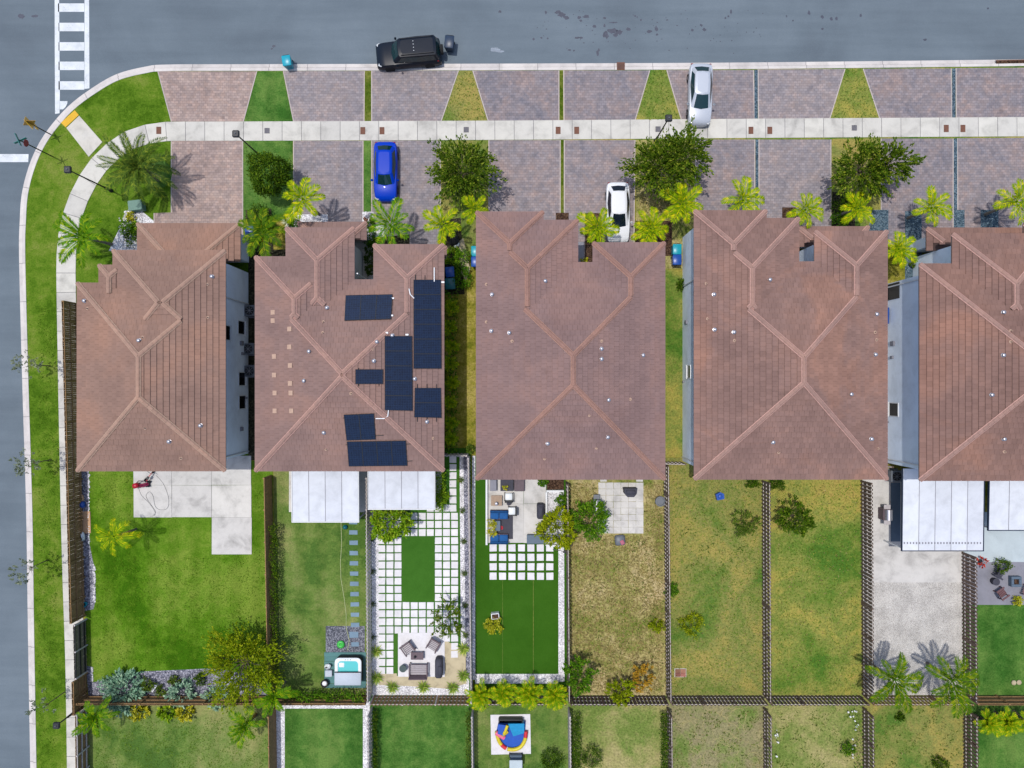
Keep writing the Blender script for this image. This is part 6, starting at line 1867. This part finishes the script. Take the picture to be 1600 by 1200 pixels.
for px, py, lb in [(769, 815, 'upper yellow potted plant beside the slate table'), (769, 829, 'lower yellow potted plant beside the slate table')]:
    T = place('yellow_plant', lb, 'plant', px, py, 0, .05, 'yellow potted plants'); MB().lathe([(.14, 0), (.18, .3), (.15, .3)], (0, 0, 0), 10).build('pot', M_trim, T)
    link('foliage', crown(.36, .36, .25, 26, 10, .13, L_yellow, 0, .3, seed=int(py), name='foliage'), T).location = (0, 0, .5)
T = place('covered_grill', 'long charcoal covered grill on the sofa patio', 'grill', 844, 796, 0, .05); MB().box((0, 0, .5), (.55, 1.15, .95), bev=.1).build('cover', M_dgrey, T, 50); MB().box((0, 0, 1.02), (.35, .8, .12), bev=.05).build('hood_bulge', M_dgrey, T, 50)
T = place('kettle_grill', 'round charcoal grill with white knob on the sofa patio', 'grill', 845, 824, 0, .05); MB().lathe([(.2, .45), (.36, .6), (.40, .75), (.34, .9), (.18, 1.0), (.03, 1.02)], (0, 0, 0), 18).build('kettle', M_dgrey, T, 50)
for k in range(3): MB().tube([(.15 * math.cos(k * 2.1), .15 * math.sin(k * 2.1), .5), (.32 * math.cos(k * 2.1), .32 * math.sin(k * 2.1), 0)], .018, 5).build('leg', M_dark, T)
MB().lathe([(.06, 0), (.05, .05)], (0, 0, 1.02), 8).build('knob', M_white, T)
T = place('storage_box', 'slate blue storage chest at the foot of the sofa patio', 'chest', 837, 840, 0, .05); MB().box((0, 0, .28), (1.35, .62, .55), bev=.03).build('chest', M_bgrey, T); MB().box((0, 0, .58), (1.42, .68, .06), bev=.02).build('lid', M_bgrey, T)
# white planter walls
def curb(label, pts, w_=.14, h=.35, mat=M_trim):
    g0 = G(*pts[0]); T = thing('planter_wall', label, 'wall', (0, 0, 0))
    for a, b in zip(pts, pts[1:]):
        p, q = G(*a), G(*b); d = q - p
        MB().box(((p.x + q.x) / 2, (p.y + q.y) / 2, h / 2), (d.length, w_, h + rnd.uniform(0, .012)), math.atan2(d.y, d.x)).build('wall_block', mat, T)
curb('white low wall left of the sofa patio', [(760.5, 742), (760.5, 850)])
curb('white low planter walls right of the sofa patio', [(853.5, 768), (853.5, 851), (882, 852)])
curb('white low planter divider right of the charcoal grill', [(853.5, 766.5), (880.5, 766.5)])
sh('planting_bed', rect(854.5, 740, 881, 765), Z4, M_mulch, 'brown planter bed at the central house eave')
sh('planting_bed', rect(855, 768, 881, 850), Z4, M_gravw, 'white stone planter bed right of the sofa patio')
T = place('watering_tool', 'small dark garden tool on the white planter end', 'tool', 873, 861, -.3, .02); MB().tube([(-.5, 0, .03), (.4, .1, .05)], .02, 5).build('handle', M_furn, T); MB().box((.45, .1, .06), (.2, .25, .08), bev=.02).build('blade', M_dark, T)
# grills on the tiled patio
T = place('gas_grill', 'silver gas grill at the left edge of the tiled patio', 'grill', 930, 786, math.pi / 2, .0); MB().box((0, 0, .45), (.9, .5, .8), bev=.02).build('cabinet', M_dark, T); MB().lathe([(.28, -.42), (.28, .42)], (0, 0, .92), 14, axis=Matrix.Rotation(math.pi / 2, 3, 'Y')).build('hood', M_silver, T, 40)
for s_ in (-1, 1): MB().box((s_ * .62, 0, .86), (.34, .46, .04)).build('side_shelf', M_grey, T)
T = place('covered_grill', 'dark covered grill on the tiled patio', 'grill', 982.5, 767, 0, .04); m = MB(); m.prism([(-.5, .32), (.5, .32), (.45, -.1), (.25, -.34), (-.25, -.34), (-.45, -.1)], 0, .9); m.build('cover', M_dgrey, T); MB().box((0, .05, .92), (.7, .35, .14), bev=.06).build('hood_bulge', M_dgrey, T, 50)
T = place('fire_bowl', 'grey square stool with pink item below the tiled patio', 'stool', 968, 843, .1, 0); MB().box((0, 0, .2), (.8, .8, .4), bev=.12).build('seat', M_grey, T, 50); MB().box((.14, -.15, .43), (.3, .35, .06), .4, bev=.03).build('pink_item', plain('pink fabric', S(190, 110, 130), .8), T, 50)
T = place('barrel_pot', 'dark round pot beside the fence of the straw yard', 'pot', 1030, 782, 0, 0); MB().lathe([(.3, 0), (.4, .25), (.4, .5), (.32, .5), (.3, .4)], (0, 0, 0), 14).build('pot', M_grey, T, 40)
T = place('toy_car', 'bright blue plastic toy on the patchy yard', 'toy', 1123, 774.5, .3, 0); m = MB(); m.prism([(-.3, -.22), (.25, -.28), (.34, .1), (.1, .32), (-.28, .24)], .06, .42); m.build('shell', M_binB, T); MB().lathe([(.18, .4), (.14, .5), (.03, .52)], (0, 0, 0), 10).build('dome', M_binB, T, 40)
T = place('brick_square', 'square of reddish bricks on the patchy yard', 'bricks', 1063, 1051, 0, 0)
for i in range(2):
    for j in range(2): MB().box((-.21 + .42 * i, -.15 + .3 * j, .04), (.40, .28, .09)).build('brick', plain('brick%d%d' % (i, j), S(140 + 30 * i, 90 + 20 * i + 10 * j, 78 + 20 * i), .9), T)
MB().box((0, 0, .012), (.92, .68, .03)).build('pad', M_conc, T)
# concrete yard: grill, condenser, bits
T = place('gas_grill', 'grey gas grill on the pale concrete yard', 'grill', 1377, 801, math.pi / 2, .0); MB().box((0, 0, .45), (.9, .55, .8), bev=.02).build('cabinet', M_furn, T); MB().lathe([(.28, -.40), (.28, .40)], (0, -.08, .92), 14, axis=Matrix.Rotation(math.pi / 2, 3, 'Y')).build('hood', M_silver, T, 40)
for s_ in (-1, 1): MB().box((s_ * .6, 0, .86), (.32, .5, .04)).build('side_shelf', M_slat, T)
def condenser(label, px, py):
    T = place('air_conditioner', label, 'air conditioner', px, py, 0, 0, 'outdoor condensers')
    MB().box((0, 0, .45), (.85, .85, .8), bev=.03).build('casing', M_grey, T); MB().lathe([(.34, 0), (.34, .03), (.28, .03), (.28, .01)], (0, 0, .85), 18).build('fan_ring', M_dark, T, 40); MB().box((0, 0, .03), (1.0, 1.0, .06)).build('pad', M_cgrey, T)
    for k in range(4): MB().box((0, 0, .885), (.6, .02, .01), k * math.pi / 4).build('grille_bar', M_silver, T)
condenser('air conditioner at the gate between last two houses', 1392, 742)
for px, py, lb in [(396, 487, 'air conditioner between the first two roofs, upper one'), (394, 546, 'air conditioner between the first two roofs, middle one'), (396, 580, 'air conditioner between the first two roofs, lower one')]: condenser(lb, px, py)
# fire pit set at the right edge
def adir(label, px, py, rz, mat=M_furn):
    T = place('garden_chair', label, 'chair', px, py, rz, .0, 'garden chairs round the fire pit')
    for k in range(4): MB().box((-.21 + .14 * k, -.05, .34), (.12, .60, .03), rot=Matrix.Rotation(.12, 3, 'X')).build('slat', mat, T)
    for k in range(4): MB().box((-.21 + .14 * k, .33, .60), (.12, .03, .62), rot=Matrix.Rotation(-.35, 3, 'X')).build('back_slat', mat, T)
    for s_ in (-1, 1):
        MB().box((s_ * .36, -.02, .52), (.13, .72, .03)).build('armrest', mat, T)
        for t_ in (-1, 1): MB().box((s_ * .34, t_ * .28, .26), (.05, .07, .52)).build('leg', mat, T)
M_ch = plain('maroon slat', S(112, 78, 80), .6)
adir('dark garden chair with white seat above the round stool', 1557, 893, math.radians(60), M_dgrey)
adir('maroon garden chair below the round stool', 1560, 925, math.radians(125), M_ch)
adir('maroon garden chair at the right picture edge', 1601, 921, math.radians(-110), M_ch)
T = place('side_table', 'round dark stool between the garden chairs', 'stool', 1551, 907, 0, 0); MB().lathe([(.24, 0), (.28, .4), (.28, .44)], (0, 0, 0), 16).build('drum', M_dgrey, T, 40)
T = place('fire_pit', 'square fire pit with pale rim on the grey paving', 'fire pit', 1583, 907, 0, 0)
for k, (x, y, a, b) in enumerate([(0, .30, .8, .2), (0, -.30, .8, .2), (.30, 0, .2, .4), (-.30, 0, .2, .4)]): MB().box((x, y, .2), (a, b, .4 + .004 * k), bev=.02).build('rim_stone', M_bgrey, T)
MB().box((0, 0, .16), (.4, .4, .3)).build('burner', M_mulch, T)
T = place('red_plant_pot', 'red leafed pot plant at the fence end by the right cover', 'plant', 1530, 876, 0, 0); MB().lathe([(.12, 0), (.15, .2)], (0, 0, 0), 8).build('pot', M_dark, T); link('foliage', crown(.32, .3, .2, 16, 8, .18, leafmat('red leaf', S(160, 40, 30), S(200, 70, 50)), 1, .2, seed=2, name='foliage'), T).location = (0, 0, .4)
T = place('lawn_stones', 'pair of pale stones on the dense lawn at the right', 'stones', 1583, 1066, 0, 0)
for x, y in ((0, 0), (.4, .02)): MB().lathe([(.16, 0), (.2, .1), (.1, .2)], (x, y, 0), 8).build('stone', M_sand, T, 50)
# pressure washer and cables on the corner patio
T = place('pressure_washer', 'red pressure washer lying on the corner patio', 'pressure washer', 223, 757, .25, .06)
MB().box((-.35, .05, .25), (.45, .4, .5), bev=.1).build('motor_housing', M_red, T, 50); MB().box((.25, -.06, .2), (.75, .28, .3), bev=.08).build('pump_housing', plain('maroon plastic', S(140, 30, 72), .4), T, 50)
MB().tube([(-.3, .2, .3), (.1, .35, .6), (.5, .2, .3)], .03, 6).build('handle', M_dark, T)
for s_ in (-1, 1): MB().lathe([(.14, -.04), (.16, 0), (.14, .04)], (.5, s_ * .2 - .05, .16), 12, axis=Matrix.Rotation(math.pi / 2, 3, 'X')).build('wheel', M_black, T)
T = place('tricycle', 'small maroon tricycle beside the pressure washer', 'tricycle', 237, 744, 1.0, .06)
MB().tube([(-.4, 0, .3), (0, 0, .4), (.4, 0, .35)], .04, 6).build('frame', M_red, T)
for x, y in ((.42, 0), (-.4, .2), (-.4, -.2)): MB().lathe([(.13, -.03), (.15, 0), (.13, .03)], (x, y, .15), 12, axis=Matrix.Rotation(math.pi / 2, 3, 'X')).build('wheel', M_black, T)
MB().tube([(.38, -.22, .6), (.38, .22, .6)], .02, 6).build('handlebar', M_dark, T); MB().box((-.1, 0, .45), (.26, .2, .06), bev=.02).build('saddle', M_dark, T)
for lb, pts in [('dark hose looping over the corner patio', [(244, 742), (256, 756), (264, 778), (262, 794), (250, 796), (243, 790), (240, 775), (234, 768), (229, 776), (238, 790), (244, 800), (239, 806)]), ('thin cable trailing from the pressure washer', [(217, 762), (222, 774), (232, 784), (241, 796), (243, 804), (236, 807)])]:
    cp = catmull(pts, 2.5); tag(MB().tube([(*G(p.x, p.y)[:2], .075) for p in cp], .012, 5).build('hose', M_grey), lb, 'hose')
# clutter along the side fence
T = place('toy_heap', 'blue plastic toy with white cloth in the gravel strip', 'toy', 130, 788, .2, 0); MB().box((0, 0, .18), (.5, .5, .34), bev=.1).build('blue_shell', M_binB, T, 50); MB().box((0, .5, .1), (.4, .5, .18), bev=.06).build('white_part', M_card, T, 50)
T = place('cardboard_sheet', 'tan cardboard sheet lying on the gravel strip', 'cardboard', 133, 816, .03, 0); MB().box((0, 0, .04), (.9, 1.7, .05)).build('sheet', M_card, T)
T = place('white_bag', 'crumpled white bag at the foot of the cardboard', 'bag', 130, 837, .2, .02); m = MB(); m.box((0, 0, .2), (.5, .75, .36), bev=.16); m.box((.1, -.2, .3), (.3, .35, .25), .7, bev=.1); m.build('sack', M_tub, T, 60)
T = place('blue_bucket', 'small blue bucket in the gravel strip', 'bucket', 134.5, 943, 0, 0); MB().lathe([(.14, 0), (.2, .3), (.17, .3), (.12, .04)], (0, 0, 0), 12).build('bucket', M_binT, T, 40)
T = place('white_box', 'small white box lying in the grey gravel bed', 'box', 243, 1073, .9, 0); MB().box((0, 0, .15), (.62, .25, .3), bev=.02).build('carton', M_white, T)
T = place('white_planter', 'white square pot behind the yellow bush on the turf', 'pot', 774, 960, .1, 0); MB().box((0, 0, .25), (.62, .45, .5), bev=.02).build('pot', M_white, T); MB().box((0, 0, .505), (.5, .34, .02)).build('soil', M_mulch, T)
T = place('green_ball', 'teal ball in the bush beside the corner house', 'ball', 402, 342, 0, .5); MB().lathe([(.05, 0), (.2, .08), (.26, .22), (.2, .36), (.05, .44)], (0, 0, 0), 12).build('ball', M_binG, T, 60)
T = place('black_bag', 'black covered object by the solar house corner', 'cover', 709, 376, .3, 0); MB().box((0, 0, .35), (.8, .9, .7), bev=.2).build('cover', M_black, T, 50); MB().box((.1, -.4, .2), (.5, .4, .4), .5, bev=.1).build('white_part', M_tub, T, 50)
T = place('rock_feature', 'dark rock heap at the grass strip end', 'rocks', 576, 339, 0, .01)
for k in range(6): MB().lathe([(.14, 0), (.18, .1), (.09, .2)], (rnd.uniform(-.25, .25), rnd.uniform(-.25, .25), 0), 6).build('rock', M_cgrey if k % 2 else M_rust, T)
# inflatable slide on the lower lawn
M_inb, M_inc, M_iny, M_inr, M_inp = plain('inflatable blue', S(10, 84, 190), .45), plain('inflatable cyan', S(40, 160, 214), .45), plain('inflatable yellow', S(226, 206, 40), .45), plain('inflatable red', S(220, 50, 56), .45), plain('inflatable pink', S(240, 110, 150), .45)
T = place('ground_sheet', 'white sheet under the inflatable slide', 'sheet', 798, 1147, .02, 0); MB().box((0, 0, .03), (3.1, 3.1, .03)).build('sheet', M_concw, T); 
T = place('inflatable_slide', 'blue and yellow inflatable water slide on a white sheet', 'inflatable', 800, 1144, 0, .05)
pool = [(-1.2, .2), (-.9, -.7), (-.2, -1.15), (.6, -.95), (1.0, -.3), (1.05, .9), (.4, 1.1), (-1.0, 1.1)]
m = MB(); m.prism(pool, 0, .16); m.build('base', M_inb, T)
cp = catmull([(-1.2, .2), (-1.0, -.55), (-.55, -1.05), (.05, -1.2), (.65, -1.0), (1.0, -.45), (1.1, .3)], .12)
for nm, a, b, mt in [('yellow_tube', 0, 7, M_iny), ('red_tube', 9, 14, M_inr), ('yellow_tube', 14, len(cp) - 4, M_iny), ('red_tube', len(cp) - 5, len(cp), M_inr), ('yellow_tube', 6, 10, M_iny)]:
    MB().tube([(p.x, p.y, .26) for p in cp[a:b]], .15, 8).build(nm, mt, T, 60)
MB().tube([(-1.25, .15, .3), (-.9, -.05, .36), (-.6, -.25, .3)], .19, 8).build('pink_tube', M_inp, T, 60)
m = MB(); m.prism([(-1.05, 1.0), (-1.1, .25), (-.6, .1), (-.35, .9)], .16, .75); m.build('climb_wall', M_inb, T)
MB().tube([(-.35, .95, .8), (-.5, .5, .85), (-.72, .1, .6), (-.35, .2, .35)], .12, 8).build('yellow_tube', M_iny, T, 60)
m = MB(); m.add([(-.3, 1.05, .8), (.95, 1.05, .75), (.95, .1, .3), (.1, -.2, .22)], [(3, 2, 1, 0)]); m.add([(-.3, 1.05, .16), (.95, 1.05, .16), (.95, .1, .16), (.1, -.2, .16), (-.3, 1.05, .8), (.95, 1.05, .75), (.95, .1, .3), (.1, -.2, .22)], [(0, 1, 5, 4), (1, 2, 6, 5), (2, 3, 7, 6), (3, 0, 4, 7)]); m.build('slide', M_inc, T)
MB().box((-.1, 1.2, .4), (1.9, .18, .8), bev=.08).build('back_wall', plain('inflatable grey', S(92, 92, 96), .6), T, 50)
T = place('play_cart', 'small pale blue roofed cart cut by the bottom edge below the slide', 'cart', 806, 1186, 0, 0)
MB().box((0, .1, 1.05), (1.0, .75, .10), bev=.04).build('roof', M_concb, T); MB().box((0, -.65, .4), (.9, .7, .5), bev=.08).build('hood', M_tub, T, 50); MB().box((0, .0, .35), (.95, 1.1, .4), bev=.06).build('tub', M_bgrey, T)
for sx in (-1, 1):
    for sy in (-1, 1):
        MB().box((sx * .44, .1 + sy * .32, .78), (.05, .05, .5)).build('post', M_dark, T); MB().lathe([(.15, -.05), (.17, 0), (.15, .05)], (sx * .48, sy * .5 - .1, .17), 12, axis=Matrix.Rotation(math.pi / 2, 3, 'Y')).build('wheel', M_black, T)
# shade on the floor under the cover's left edge, painted as a grey sheet
T = place('floor_shade', 'grey sheet painted as shade under the left edge of the large cover', 'mat', 1399, 800, 0, 0); MB().box((0, 0, .02), (.75, 4.6, .02)).build('mat', M_bgrey, T)
